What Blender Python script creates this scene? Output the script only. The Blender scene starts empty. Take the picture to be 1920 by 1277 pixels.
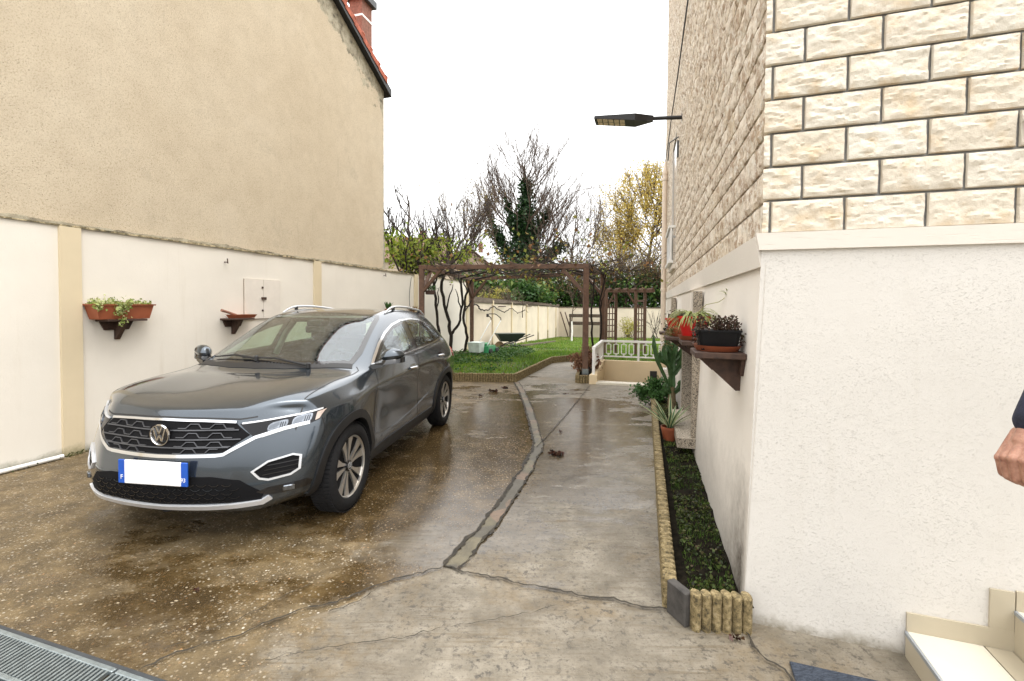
import bpy, bmesh, math, random
import numpy as np
from mathutils import Vector, Matrix
from mathutils.bvhtree import BVHTree
from math import sin, cos, pi, radians as R
C = bpy.context.scene.collection
SC = bpy.context.scene
# ------------------------------------------------------------------ camera, sky, sun, exposure
cam_d = bpy.data.cameras.new('camera'); cam = bpy.data.objects.new('camera', cam_d); C.objects.link(cam)
cam_d.sensor_width = 36; cam_d.lens = 870/1920*36; cam_d.shift_y = -43.6/1920
cam_d.clip_start = .05; cam_d.clip_end = 900
_p, _r = R(1.5), R(.37)
_fw = Vector((0, cos(_p), -sin(_p))); _r0 = Vector((1, 0, 0)); _u0 = _r0.cross(_fw)
_rt = _r0*cos(_r)+_u0*sin(_r); _up = -_r0*sin(_r)+_u0*cos(_r)
_m = Matrix((_rt, _up, -_fw)).transposed().to_4x4(); _m.translation = (0, 0, 1.61)
cam.matrix_world = _m
SC.camera = cam
SUN_EL, SUN_AZ = 62, 120          # azimuth clockwise from +Y
W = bpy.data.worlds.new('World'); SC.world = W; W.use_nodes = True
nt = W.node_tree; nt.nodes.clear()
sky = nt.nodes.new('ShaderNodeTexSky'); sky.sky_type = 'NISHITA'; sky.sun_disc = False
sky.sun_elevation = R(SUN_EL); sky.sun_rotation = R(SUN_AZ); sky.air_density = 1.2; sky.dust_density = 6; sky.ozone_density = 1
hs = nt.nodes.new('ShaderNodeHueSaturation'); hs.inputs['Saturation'].default_value = .22
bg = nt.nodes.new('ShaderNodeBackground'); bg.inputs['Strength'].default_value = .15
wo = nt.nodes.new('ShaderNodeOutputWorld')
cl = nt.nodes.new('ShaderNodeMix'); cl.data_type = 'RGBA'; cl.inputs[0].default_value = .82; cl.inputs[7].default_value = (8.6, 8.5, 8.35, 1)   # overcast: a cloud layer, three times brighter overhead than at the horizon
_tc = nt.nodes.new('ShaderNodeTexCoord'); _sx = nt.nodes.new('ShaderNodeSeparateXYZ'); nt.links.new(_tc.outputs['Generated'], _sx.inputs[0])
_mr = nt.nodes.new('ShaderNodeMapRange'); _mr.inputs[1].default_value = 0; _mr.inputs[2].default_value = 1; _mr.inputs[3].default_value = 4.6; _mr.inputs[4].default_value = 14.5; nt.links.new(_sx.outputs[2], _mr.inputs[0])
_vm = nt.nodes.new('ShaderNodeVectorMath'); _vm.operation = 'MULTIPLY'; _vm.inputs[1].default_value = (1.0, 1.0, .995); nt.links.new(_mr.outputs[0], _vm.inputs[0]); nt.links.new(_vm.outputs[0], cl.inputs[7])
nt.links.new(sky.outputs[0], hs.inputs['Color']); nt.links.new(hs.outputs[0], cl.inputs[6]); nt.links.new(cl.outputs[2], bg.inputs[0]); nt.links.new(bg.outputs[0], wo.inputs[0])
sun_d = bpy.data.lights.new('sun', 'SUN'); sun_d.energy = .5; sun_d.angle = R(25); sun_d.color = (1, .95, .88)
sun = bpy.data.objects.new('sun', sun_d); C.objects.link(sun)
_sd = Vector((sin(R(SUN_AZ))*cos(R(SUN_EL)), cos(R(SUN_AZ))*cos(R(SUN_EL)), sin(R(SUN_EL))))
sun.rotation_euler = _sd.to_track_quat('Z', 'Y').to_euler(); sun.location = (0, 0, 30)
SC.view_settings.view_transform = 'Standard'; SC.view_settings.look = 'None'
SC.view_settings.exposure = 1.15; SC.view_settings.gamma = 1
SC.cycles.use_denoising = True; SC.cycles.max_bounces = 8; SC.cycles.transparent_max_bounces = 12
rnd = random.Random(7); nrg = np.random.default_rng(11)

# ------------------------------------------------------------------ helpers
def tag(o, label, cat, group=None, kind=None):
    o['label'] = label
    if cat: o['category'] = cat
    if group: o['group'] = group
    if kind: o['kind'] = kind
    return o
def thing(name, loc, label, cat, group=None, rz=0):
    o = bpy.data.objects.new(name, None); C.objects.link(o); o.location = loc; o.rotation_euler = (0, 0, rz)
    o.empty_display_size = .1
    return tag(o, label, cat, group)
def structure(o): o['kind'] = 'structure'; return o
def link_mesh(name, me, m, parent=None, loc=None, world=True):
    """one mesh object; vertices are in world space unless world is False"""
    o = bpy.data.objects.new(name, me); C.objects.link(o)
    if m:
        for mm in (m if isinstance(m, (list, tuple)) else [m]): me.materials.append(mm)
    off = None
    if parent:
        o.parent = parent
        if world:
            q = parent; off = Vector((0, 0, 0))
            while q: off += q.location; q = q.parent
            if loc is not None:
                o.location = Vector(loc)-off; off = Vector(loc)
    elif loc is not None:
        off = Vector(loc); o.location = off
    if off is not None and off.length > 0: me.transform(Matrix.Translation(-off))
    return o
class MB:
    def __init__(s): s.v = []; s.f = []; s.mi = []; s.cm = 0
    def add(s, vs, fs):
        n = len(s.v); s.v += [tuple(v) for v in vs]
        for f in fs: s.f.append(tuple(i+n for i in f)); s.mi.append(s.cm)
        return s
    def quad(s, *p): return s.add(p, [tuple(range(len(p)))])
    def hexa(s, b, t):
        """solid between two loops b (bottom) and t (top) with the same number of points"""
        n = len(b)
        fs = [tuple(range(n-1, -1, -1)), tuple(range(n, 2*n))]+[(i, (i+1) % n, n+(i+1) % n, n+i) for i in range(n)]
        return s.add(list(b)+list(t), fs)
    def box(s, c, sz, ax=None, bev=0):
        """box centred on c with full sizes sz along axes ax (3 vectors)"""
        c = Vector(c); ax = ax or ((1, 0, 0), (0, 1, 0), (0, 0, 1)); a = [Vector(ax[k]).normalized()*sz[k]/2 for k in range(3)]
        if bev <= 0:
            q = [c+a[0]*i+a[1]*j+a[2]*k for k in (-1, 1) for (i, j) in ((-1, -1), (1, -1), (1, 1), (-1, 1))]
            return s.hexa(q[:4], q[4:])
        def ring(k, sh):
            x = [1-2*sh*bev/sz[0], 1-2*sh*bev/sz[1]]; bx, by = 2*bev/sz[0], 2*bev/sz[1]
            if sh: pts = [(-x[0], -x[1]), (x[0], -x[1]), (x[0], x[1]), (-x[0], x[1])]; pts = [p for p in pts for _ in (0, 1)]
            else: pts = [(-1, -1+by), (-1+bx, -1), (1-bx, -1), (1, -1+by), (1, 1-by), (1-bx, 1), (-1+bx, 1), (-1, 1-by)]
            return [c+a[0]*i+a[1]*j+a[2]*k for i, j in pts]
        def inner(k):
            bx, by = 2*bev/sz[0], 2*bev/sz[1]; e = .999
            pts = [(-1+bx, -1+by*1.6), (-1+bx*1.6, -1+by), (1-bx*1.6, -1+by), (1-bx, -1+by*1.6), (1-bx, 1-by*1.6), (1-bx*1.6, 1-by), (-1+bx*1.6, 1-by), (-1+bx, 1-by*1.6)]
            return [c+a[0]*i+a[1]*j+a[2]*k for i, j in pts]
        bz = 2*bev/sz[2]
        L = [inner(-1), ring(-1+bz, 0), ring(1-bz, 0), inner(1)]
        vs = [p for l in L for p in l]; fs = [tuple(range(7, -1, -1)), tuple(range(24, 32))]
        for k in range(3):
            for i in range(8): fs.append((k*8+i, k*8+(i+1) % 8, k*8+8+(i+1) % 8, k*8+8+i))
        return s.add(vs, fs)
    def beam(s, p, q, w, h, up=(0, 0, 1), bev=0):
        p, q = Vector(p), Vector(q); d = (q-p); L = d.length; d.normalize(); up = Vector(up)
        x = d.cross(up)
        if x.length < 1e-4: x = d.cross(Vector((1, 0, 0)))
        x.normalize(); y = x.cross(d)
        return s.box((p+q)/2, (w, h, L), (x, y, d), bev)
    def tube(s, pts, rs, n=8, caps=True):
        pts = [Vector(p) for p in pts]; k = len(pts)
        if not hasattr(rs, '__len__'): rs = [rs]*k
        vs = []; pu = None
        for i, p in enumerate(pts):
            d = (pts[min(i+1, k-1)]-pts[max(i-1, 0)]).normalized()
            if pu is None: u = d.cross(Vector((0, 0, 1))); u = u if u.length > .05 else d.cross(Vector((1, 0, 0)))
            else: u = pu-d*pu.dot(d)
            u.normalize(); pu = u; w = d.cross(u)
            for j in range(n): a = 2*pi*j/n; vs.append(p+(u*cos(a)+w*sin(a))*rs[i])
        fs = [(i*n+j, i*n+(j+1) % n, i*n+n+(j+1) % n, i*n+n+j) for i in range(k-1) for j in range(n)]
        if caps: fs += [tuple(range(n-1, -1, -1)), tuple(range((k-1)*n, k*n))]
        return s.add(vs, fs)
    def lathe(s, c, prof, n=20, ax=(0, 0, 1), sx=1, sy=1, caps=True):
        """profile [(r, h)...] revolved about ax through c"""
        c = Vector(c); w = Vector(ax).normalized(); u = w.orthogonal().normalized() if abs(w.z) < .99 else Vector((1, 0, 0)); v = w.cross(u)
        vs = [c+u*r*cos(2*pi*j/n)*sx+v*r*sin(2*pi*j/n)*sy+w*h for r, h in prof for j in range(n)]; k = len(prof)
        fs = [(i*n+j, i*n+(j+1) % n, i*n+n+(j+1) % n, i*n+n+j) for i in range(k-1) for j in range(n)]
        if caps: fs += [tuple(range(n-1, -1, -1)), tuple(range((k-1)*n, k*n))]
        return s.add(vs, fs)
    def grid(s, fn, nu, nv):
        vs = [fn(i/nu, j/nv) for i in range(nu+1) for j in range(nv+1)]
        fs = [(i*(nv+1)+j, (i+1)*(nv+1)+j, (i+1)*(nv+1)+j+1, i*(nv+1)+j+1) for i in range(nu) for j in range(nv)]
        return s.add(vs, fs)
    def build(s, name, m, parent=None, smooth=None, loc=None, world=True):
        me = bpy.data.meshes.new(name); me.from_pydata(s.v, [], s.f); me.validate(clean_customdata=False)
        if any(s.mi): me.polygons.foreach_set('material_index', s.mi[:len(me.polygons)])
        bm = bmesh.new(); bm.from_mesh(me); bmesh.ops.recalc_face_normals(bm, faces=bm.faces); bm.to_mesh(me); bm.free()
        o = link_mesh(name, me, m, parent, loc, world)
        if smooth is not None: smooth_by(me, smooth)
        return o
def smooth_by(me, ang):
    me.polygons.foreach_set('use_smooth', [True]*len(me.polygons))
    try: me.set_sharp_from_angle(angle=R(ang))
    except Exception: pass
def np_mesh(name, V, F, m, parent=None, loc=None, attrs=None, smooth=False, world=True):
    V = np.asarray(V, np.float32); F = np.asarray(F, np.int32); k = F.shape[1]
    me = bpy.data.meshes.new(name); me.vertices.add(len(V)); me.vertices.foreach_set('co', V.ravel())
    me.loops.add(F.size); me.loops.foreach_set('vertex_index', F.ravel()); me.polygons.add(len(F))
    me.polygons.foreach_set('loop_start', np.arange(0, F.size, k, dtype=np.int32))
    me.update(calc_edges=True)
    if smooth: me.polygons.foreach_set('use_smooth', [True]*len(F))
    for a, val in (attrs or {}).items():
        at = me.attributes.new(a, 'FLOAT', 'POINT'); at.data.foreach_set('value', np.asarray(val, np.float32))
    return link_mesh(name, me, m, parent, loc, world)
def poly_tubes(segs):
    """segs: array rows p0(3) p1(3) r0 r1 -> verts, quads (4-sided tubes)"""
    S = np.asarray(segs, np.float64); n = len(S); d = S[:, 3:6]-S[:, :3]; d /= np.maximum(np.linalg.norm(d, axis=1, keepdims=True), 1e-9)
    a = np.where(np.abs(d[:, 2:3]) < .9, [[0, 0, 1.]], [[1., 0, 0]]); u = np.cross(d, a); u /= np.linalg.norm(u, axis=1, keepdims=True); w = np.cross(d, u)
    K = 5; V = np.zeros((n, 2, K, 3))
    for j in range(K):
        o = u*cos(2*pi*j/K)+w*sin(2*pi*j/K)
        V[:, 0, j] = S[:, :3]+o*S[:, 6:7]; V[:, 1, j] = S[:, 3:6]+o*S[:, 7:8]
    b = np.arange(n)[:, None]*2*K; F = np.stack([np.stack([b[:, 0]+j, b[:, 0]+(j+1) % K, b[:, 0]+K+(j+1) % K, b[:, 0]+K+j], 1) for j in range(K)], 1)
    return V.reshape(-1, 3), F.reshape(-1, 4)
def leaf_mesh(P, size, aspect=.6, rg=nrg, tilt=1.0, droop=None):
    """one quad leaf at each point; returns V, F, per-vertex random"""
    n = len(P); size = np.broadcast_to(size, (n,)); d = rg.normal(size=(n, 3)); d[:, 2] *= tilt
    if droop is not None: d += np.array([0, 0, droop])
    d /= np.linalg.norm(d, axis=1, keepdims=True); e = np.cross(d, rg.normal(size=(n, 3))); e /= np.linalg.norm(e, axis=1, keepdims=True)
    L = d*size[:, None]/2; Wd = e*size[:, None]*aspect/2; b = np.cross(L, e)*.35
    V = np.stack([P-L, P+Wd+b, P+L, P-Wd+b], 1).reshape(-1, 3)
    F = np.arange(4*n).reshape(-1, 4); return V, F, np.repeat(rg.random(n), 4)

# ------------------------------------------------------------------ materials
def nd(nt, typ, ins={}, **kw):
    n = nt.nodes.new(typ)
    for k, v in kw.items(): setattr(n, k, v)
    for k, v in ins.items():
        s = n.inputs[k]
        if isinstance(v, bpy.types.NodeSocket): nt.links.new(v, s)
        else: s.default_value = v
    return n
def c4(c): return (c[0], c[1], c[2], 1)
class M:
    """small node-graph builder around one Principled material"""
    def __init__(s, name):
        s.m = bpy.data.materials.new(name); s.m.use_nodes = True; s.nt = s.m.node_tree
        s.b = s.nt.nodes['Principled BSDF']; s.out = s.nt.nodes['Material Output']
        s.tc = nd(s.nt, 'ShaderNodeTexCoord').outputs['Object']
    def set(s, **k):
        for a, v in k.items():
            a = {'color': 'Base Color', 'rough': 'Roughness', 'metal': 'Metallic', 'normal': 'Normal', 'spec': 'Specular IOR Level', 'coat': 'Coat Weight', 'coat_rough': 'Coat Roughness', 'sub': 'Subsurface Weight', 'trans': 'Transmission Weight', 'emit': 'Emission Color', 'emit_s': 'Emission Strength', 'alpha': 'Alpha'}[a]
            if isinstance(v, bpy.types.NodeSocket): s.nt.links.new(v, s.b.inputs[a])
            else: s.b.inputs[a].default_value = c4(v) if hasattr(v, '__len__') else v
        return s
    def map(s, scale=(1, 1, 1), rot=(0, 0, 0), vec=None): return nd(s.nt, 'ShaderNodeMapping', {'Vector': vec or s.tc, 'Scale': scale, 'Rotation': rot}).outputs[0]
    def noise(s, sc, det=3, rough=.55, vec=None, dist=0): return nd(s.nt, 'ShaderNodeTexNoise', {'Vector': vec or s.tc, 'Scale': sc, 'Detail': det, 'Roughness': rough, 'Distortion': dist}).outputs['Fac']
    def vor(s, sc, vec=None, out='Distance', feature='F1', rnd=1): return nd(s.nt, 'ShaderNodeTexVoronoi', {'Vector': vec or s.tc, 'Scale': sc, 'Randomness': rnd}, feature=feature).outputs[out]
    def ramp(s, f, *st, interp='LINEAR'):
        r = nd(s.nt, 'ShaderNodeValToRGB', {'Fac': f}); e = r.color_ramp.elements; r.color_ramp.interpolation = interp
        while len(e) > 1: e.remove(e[-1])
        for i, (p, c) in enumerate(st):
            q = e[0] if i == 0 else e.new(p); q.position = p; q.color = c4(c) if hasattr(c, '__len__') else (c, c, c, 1)
        return r.outputs[0]
    def mix(s, f, a, b, bl='MIX'):
        n = nd(s.nt, 'ShaderNodeMix', data_type='RGBA', blend_type=bl)
        for i, v in ((0, f), (6, a), (7, b)):
            if isinstance(v, bpy.types.NodeSocket): s.nt.links.new(v, n.inputs[i])
            else: n.inputs[i].default_value = v if i == 0 else (c4(v) if hasattr(v, '__len__') else (v, v, v, 1))
        return n.outputs[2]
    def math(s, op, a, b=0, clamp=False):
        n = nd(s.nt, 'ShaderNodeMath', operation=op, use_clamp=clamp)
        for i, v in ((0, a), (1, b)):
            if isinstance(v, bpy.types.NodeSocket): s.nt.links.new(v, n.inputs[i])
            else: n.inputs[i].default_value = v
        return n.outputs[0]
    def attr(s, a, out='Fac'): return nd(s.nt, 'ShaderNodeAttribute', attribute_name=a).outputs[out]
    def xyz(s, i): return nd(s.nt, 'ShaderNodeSeparateXYZ', {0: s.tc}).outputs[i]
    def bump(s, h, st=.5, dist=.01, nrm=None):
        ins = {'Height': h, 'Strength': st, 'Distance': dist}
        if nrm: ins['Normal'] = nrm
        return nd(s.nt, 'ShaderNodeBump', ins).outputs[0]
def simple(name, col, rough=.6, metal=0, var=.15, vs=8, bump=0, bs=80, **k):
    m = M(name); n = m.noise(vs, 4)
    lo = tuple(c*(1-var) for c in col); hi = tuple(min(1, c*(1+var)) for c in col)
    m.set(color=m.ramp(n, (.3, lo), (.7, hi)), rough=rough, metal=metal, **k)
    if bump: m.set(normal=m.bump(m.noise(bs, 3), bump, .004))
    return m.m
def leafmat(name, *cols, rough=.55, tr=.25):
    m = M(name); c = m.ramp(m.attr('v'), *[(i/max(1, len(cols)-1), c) for i, c in enumerate(cols)])
    m.set(color=c, rough=rough, spec=.3)
    t = nd(m.nt, 'ShaderNodeBsdfTranslucent', {'Color': c}); mx = nd(m.nt, 'ShaderNodeMixShader', {0: tr, 1: m.b.outputs[0], 2: t.outputs[0]})
    m.nt.links.new(mx.outputs[0], m.out.inputs[0]); return m.m
from mathutils import noise as mn
# ------------------------------------------------------------------ frames of the place (metres, camera stands at x=0 y=0)
def frame(o, d, n):
    o = Vector((o[0], o[1], 0)); d = Vector((d[0], d[1], 0)).normalized(); n = Vector((n[0], n[1], 0)).normalized()
    f = lambda a, off=0, z=0: o+d*a+n*off+Vector((0, 0, z))
    f.d, f.n = d, n; return f
LWF = frame((-4.8, 4.35), (.285, 1), (1, -.285))        # left boundary wall: along, towards the yard
HSF = frame((1.26, 2.313), (.286, 1), (-1, .286))       # side of the stone house
HFF = frame((1.24, 2.318), (2.92, -1), (-1, -2.92))     # front of the stone house
UP = Vector((0, 0, 1))
YA = lambda y: (y-4.35)/.9617
YH = lambda y: (y-2.313)/.9615
def tz(x, y):
    z = float(np.interp(y, [9.5, 13, 18, 33], [.15, .13, -.05, -.64]))
    return z+.02*mn.noise(Vector((x*.9, y*.9, 3)))
def poly_grid(poly, step, ox=0, oy=0):
    """a 2-D polygon cut by grid lines; returns a bmesh in the xy plane"""
    bm = bmesh.new(); bm.faces.new([bm.verts.new((p[0], p[1], 0)) for p in poly])
    for ax in (0, 1):
        lo = min(p[ax] for p in poly); hi = max(p[ax] for p in poly); st = step if not hasattr(step, '__len__') else step[ax]; k = math.ceil(lo/st)
        while k*st < hi:
            co = [0, 0, 0]; no = [0, 0, 0]; co[ax] = k*st+1e-4; no[ax] = 1
            bmesh.ops.bisect_plane(bm, geom=bm.verts[:]+bm.edges[:]+bm.faces[:], plane_co=co, plane_no=no); k += 1
    return bm
def bm_build(bm, name, m, parent=None, loc=None, world=True, smooth=None):
    me = bpy.data.meshes.new(name); bmesh.ops.recalc_face_normals(bm, faces=bm.faces); bm.to_mesh(me); bm.free()
    o = link_mesh(name, me, m, parent, loc, world)
    if smooth is not None: smooth_by(me, smooth)
    return o

# ------------------------------------------------------------------ materials of the setting
def mat_concrete():
    m = M('driveway_concrete')
    yel, wet = m.attr('yel'), m.attr('wet')
    big, mid, fine = m.noise(.9, 5), m.noise(5, 5, .65), m.noise(45, 4, .7)
    st = m.map((2.4, 30, 1), (0, 0, R(-16)))
    brush = m.noise(1.0, 6, .72, st, .8)
    vc = m.vor(55, out='Color'); vd = m.vor(55); bw = nd(m.nt, 'ShaderNodeSeparateColor', {0: vc}).outputs
    peb = m.math('MULTIPLY', m.ramp(vd, (.28, 1), (.42, 0)), m.ramp(bw[0], (.55, 0), (.70, 1)))
    vc2 = m.vor(34, out='Color'); vd2 = m.vor(34); bw2 = nd(m.nt, 'ShaderNodeSeparateColor', {0: vc2}).outputs
    peb2 = m.math('MULTIPLY', m.ramp(vd2, (.18, 1), (.26, 0)), m.ramp(bw2[0], (.88, 0), (.93, 1)))
    ycol = m.ramp(mid, (.25, (.045, .031, .014)), (.5, (.115, .080, .036)), (.75, (.235, .17, .085)))
    gcol = m.ramp(mid, (.25, (.105, .09, .065)), (.5, (.205, .178, .135)), (.78, (.33, .295, .235)))
    gcol = m.mix(m.math('MULTIPLY', m.ramp(brush, (.40, .8), (.50, 0)), m.ramp(m.noise(1.7, 4), (.42, .1), (.6, 1))), gcol, (.13, .10, .062))
    gcol = m.mix(m.math('MULTIPLY', m.ramp(m.noise(1.15, 6, .7, None, .4), (.50, 0), (.64, .75)), m.ramp(m.noise(9, 4, .7), (.3, .5), (.6, 1))), gcol, (.17, .115, .05)); pit = m.noise(26, 5, .75); gcol = m.mix(m.math('MULTIPLY', m.ramp(pit, (.53, 0), (.60, .9)), m.ramp(m.noise(2.3, 4), (.36, .1), (.56, 1))), gcol, (.07, .06, .048))
    gcol = m.mix(m.math('MULTIPLY', m.ramp(fine, (.56, 0), (.66, 1)), m.ramp(mid, (.42, 0), (.6, .8))), gcol, (.075, .065, .052))
    pcol = m.ramp(bw[1], (0, (.30, .16, .06)), (.35, (.36, .27, .16)), (.7, (.52, .45, .34)), (1, (.62, .58, .5)))
    pcol2 = m.ramp(bw2[1], (0, (.42, .22, .09)), (.4, (.5, .42, .3)), (1, (.7, .66, .58)))
    vd3 = m.vor(130); bw3 = nd(m.nt, 'ShaderNodeSeparateColor', {0: m.vor(130, out='Color')}).outputs; ycol = m.mix(m.math('MULTIPLY', m.ramp(vd3, (.2, .8), (.5, 0)), m.ramp(m.noise(4, 3), (.4, .2), (.6, 1))), ycol, m.ramp(bw3[0], (0, (.03, .02, .01)), (.5, (.12, .08, .035)), (.8, (.30, .20, .09)), (1, (.46, .40, .30))))
    ycol = m.mix(m.math('MULTIPLY', peb, .5), ycol, pcol); ycol = m.mix(m.math('MULTIPLY', peb2, .75), ycol, pcol2)
    ym = m.ramp(m.math('ADD', yel, m.math('MULTIPLY', m.math('SUBTRACT', m.noise(3.2, 5, .65), .5), 1.0)), (.42, 0), (.58, 1))
    col = m.mix(ym, gcol, ycol)
    col = m.mix(m.ramp(big, (.42, .55), (.56, 0)), col, m.mix(.5, col, (.05, .036, .02)), 'MIX')
    wm = m.ramp(m.math('ADD', wet, m.math('MULTIPLY', m.math('SUBTRACT', m.noise(1.5, 6, .68, m.map((.55, 1, 1))), .5), 2.2)), (.40, 0), (.60, 1))
    col = m.mix(m.math('MULTIPLY', wm, .70), col, m.mix(1, col, (.42, .36, .28), 'MULTIPLY'))
    ro = m.mix(wm, m.ramp(fine, (.3, .46), (.7, .72)), m.ramp(m.noise(7, 5, .65), (.35, .03), (.68, .20)))
    h = m.math('ADD', m.math('MULTIPLY', fine, .5), m.math('MULTIPLY', peb, .35)); h = m.math('ADD', h, m.math('MULTIPLY', brush, .7))
    hw = m.mix(m.math('MULTIPLY', wm, .80), h, .5)
    m.set(color=col, rough=ro, spec=.5, normal=m.bump(hw, .55, .012)); return m.m
def mat_stucco(name, base, bump=.35, scr=(55, 55, 120), var=.06, stain=None, foot=None):
    m = M(name); n = m.noise(1.3, 4); f = m.noise(220, 3, .6); w = m.noise(1, 4, .6, m.map(scr), 1.2)
    col = m.ramp(n, (.3, tuple(c*(1-var) for c in base)), (.7, tuple(min(.86, c*(1+var*.6)) for c in base)))
    if stain:
        run = m.noise(1, 4, .7, m.map((9, 9, .5)))
        col = m.mix(m.math('MULTIPLY', m.ramp(run, (.56, 0), (.78, .30)), m.ramp(m.noise(.8, 3), (.4, 0), (.65, 1))), col, stain)
    if foot:
        fz_ = m.math('ADD', m.xyz(2), m.math('MULTIPLY', m.math('SUBTRACT', m.noise(5, 6, .7), .5), foot[1]*2.2))
        col = m.mix(m.math('MULTIPLY', m.ramp(fz_, (.0, .85), (foot[1], 0)), m.ramp(m.noise(14, 5, .7), (.3, .4), (.6, 1))), col, foot[0])
    pa = m.ramp(m.noise(2.6, 4), (.35, .15), (.62, 1))
    h = m.math('ADD', m.math('MULTIPLY', f, .35), m.math('MULTIPLY', m.ramp(w, (.30, 0), (.42, 1)), pa))
    m.set(color=col, rough=.88, spec=.25, normal=m.bump(h, bump, .006)); return m
def mat_roughcast():
    m = M('tan_roughcast'); ed = m.attr('edge')
    n, n2, f = m.noise(.55, 5, .6), m.noise(4, 5), m.noise(140, 4, .7)
    col = m.ramp(n, (.25, (.55, .465, .34)), (.5, (.61, .525, .395)), (.75, (.655, .575, .445)))
    gr = m.noise(70, 5, .75); col = m.mix(m.ramp(gr, (.36, .55), (.5, 0)), col, (.30, .225, .14)); col = m.mix(m.ramp(n2, (.35, .12), (.6, 0)), col, (.28, .215, .14))
    sp = m.vor(38); col = m.mix(m.math('MULTIPLY', m.ramp(sp, (.09, 1), (.15, 0)), m.ramp(m.noise(7, 2), (.42, 0), (.55, .85))), col, (.13, .095, .06))
    run = m.noise(1, 4, .7, m.map((7, 7, .35)))
    col = m.mix(m.math('MULTIPLY', m.ramp(run, (.64, 0), (.78, .5)), m.ramp(m.noise(.7, 3), (.52, 0), (.66, 1))), col, (.2, .16, .11))
    pt = m.noise(.42, 6, .55, None, .7); col = m.mix(m.ramp(pt, (.60, 0), (.615, .22)), col, (.66, .58, .46)); col = m.mix(m.ramp(m.noise(1.1, 6, .7), (.60, 0), (.66, .16)), col, (.24, .20, .14))
    # weathered render along the verge and over the coping
    em = m.ramp(m.math('ADD', ed, m.math('MULTIPLY', m.math('SUBTRACT', m.noise(3.2, 5, .65), .5), 1.5)), (.55, 1), (.62, 0))
    pn = m.noise(6, 5, .7)
    col = m.mix(em, col, m.ramp(pn, (.3, (.07, .065, .055)), (.42, (.26, .23, .17)), (.6, (.46, .42, .32))))
    m.set(color=col, rough=.92, spec=.2, normal=m.bump(m.math('ADD', f, m.math('MULTIPLY', m.ramp(sp, (.1, 0), (.25, 1)), .6)), .6, .012)); return m.m
def mat_stone():
    m = M('split_stone'); v = m.attr('v'); n, n2, f = m.noise(9, 5, .65), m.noise(3, 4), m.noise(70, 5, .7)
    a = m.ramp(v, (0, (.635, .565, .455)), (.35, (.67, .605, .505)), (.7, (.685, .635, .54)), (1, (.65, .575, .465)))
    col = m.mix(m.ramp(n, (.50, 0), (.70, .6)), a, (.56, .40, .22))
    col = m.mix(m.ramp(n2, (.5, 0), (.7, .4)), col, (.74, .70, .62))
    cr = m.noise(16, 6, .75, None, .6); col = m.mix(m.ramp(cr, (.30, .45), (.40, 0)), col, (.40, .30, .19))
    m.set(color=col, rough=.9, spec=.25, normal=m.bump(m.math('ADD', m.math('MULTIPLY', cr, 1), m.math('MULTIPLY', f, .5)), .55, .014)); return m.m
def mat_stone_side():
    m = M('split_stone_raking_shade'); v = m.attr('v'); f = m.noise(60, 5, .7)  # brown flecks put the raking shade of the rough side into the colour
    a = m.ramp(v, (0, (.56, .47, .36)), (.4, (.70, .62, .51)), (1, (.60, .50, .37)))
    n = m.noise(11, 6, .7); col = m.mix(m.ramp(n, (.46, 0), (.58, .8)), a, (.30, .20, .125))
    col = m.mix(m.ramp(m.noise(24, 4, .7), (.52, 0), (.62, .8)), col, (.74, .70, .62))
    m.set(color=col, rough=.9, spec=.25, normal=m.bump(m.math('ADD', n, m.math('MULTIPLY', f, .6)), .6, .02)); return m.m
def mat_granite():
    m = M('speckled_granite'); vc = nd(m.nt, 'ShaderNodeSeparateColor', {0: m.vor(150, out='Color')}).outputs[0]
    m.set(color=m.ramp(vc, (0, (.10, .08, .06)), (.3, (.30, .25, .19)), (.6, (.42, .36, .28)), (1, (.58, .52, .43)), interp='CONSTANT'), rough=.6); return m.m
MT = {}
MT['drive'] = mat_concrete()
MT['white_wall'] = mat_stucco('cream_stucco', (.765, .72, .64), .30, (90, 90, 60), .05, (.50, .42, .30), ((.10, .105, .035), .10)).m
MT['garden_wall'] = mat_stucco('weathered_cream_wall', (.66, .58, .46), .2, (60, 60, 60), .10, (.36, .24, .12)).m
_m = mat_stucco('white_scratched_stucco', (.61, .58, .535), .58, (74, 74, 150), .05, (.46, .41, .33), ((.16, .13, .075), .07))
MT['plaster'] = _m.m
_m = mat_stucco('white_stucco_mud_splashed', (.75, .70, .63), .4, (120, 38, 38), .04)
_z = _m.xyz(2); _y = _m.xyz(1)
_g = _m.math('MULTIPLY', _m.ramp(_m.math('ADD', _z, _m.math('MULTIPLY', _m.math('SUBTRACT', _m.noise(2.2, 5, .7), .5), .9)), (.22, 1), (.72, 0)), _m.ramp(_y, (.03, .35), (.12, 1), (.35, .75), (.8, .4)))
_c = _m.b.inputs['Base Color'].links[0].from_socket
_m.set(color=_m.mix(_m.math('MULTIPLY', _g, _m.ramp(_m.noise(30, 4, .7), (.3, 1), (.7, .75))), _c, (.045, .032, .018)))
MT['plaster_side'] = _m.m
MT['tan'] = mat_roughcast()
MT['pilaster'] = mat_stucco('yellowed_pilaster_paint', (.66, .56, .39), .15, (8, 8, 1), .08, (.36, .27, .15), ((.13, .12, .04), .12)).m
def _coping():
    m = M('lichened_coping'); n = m.noise(14, 5, .7, m.map((1, 1, 1)))
    m.set(color=m.ramp(n, (.36, (.05, .045, .03)), (.48, (.22, .18, .1)), (.62, (.55, .46, .3))), rough=.9, normal=m.bump(n, .6, .01)); return m.m
MT['coping'] = _coping()
MT['stone'] = mat_stone(); MT['stone_side'] = mat_stone_side(); MT['granite'] = mat_granite()
MT['mortar'] = simple('grey_mortar', (.33, .32, .30), .95, vs=30, bump=.4)
MT['band'] = mat_stucco('white_painted_band', (.74, .69, .62), .4, (6, 6, 90), .03).m
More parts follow.
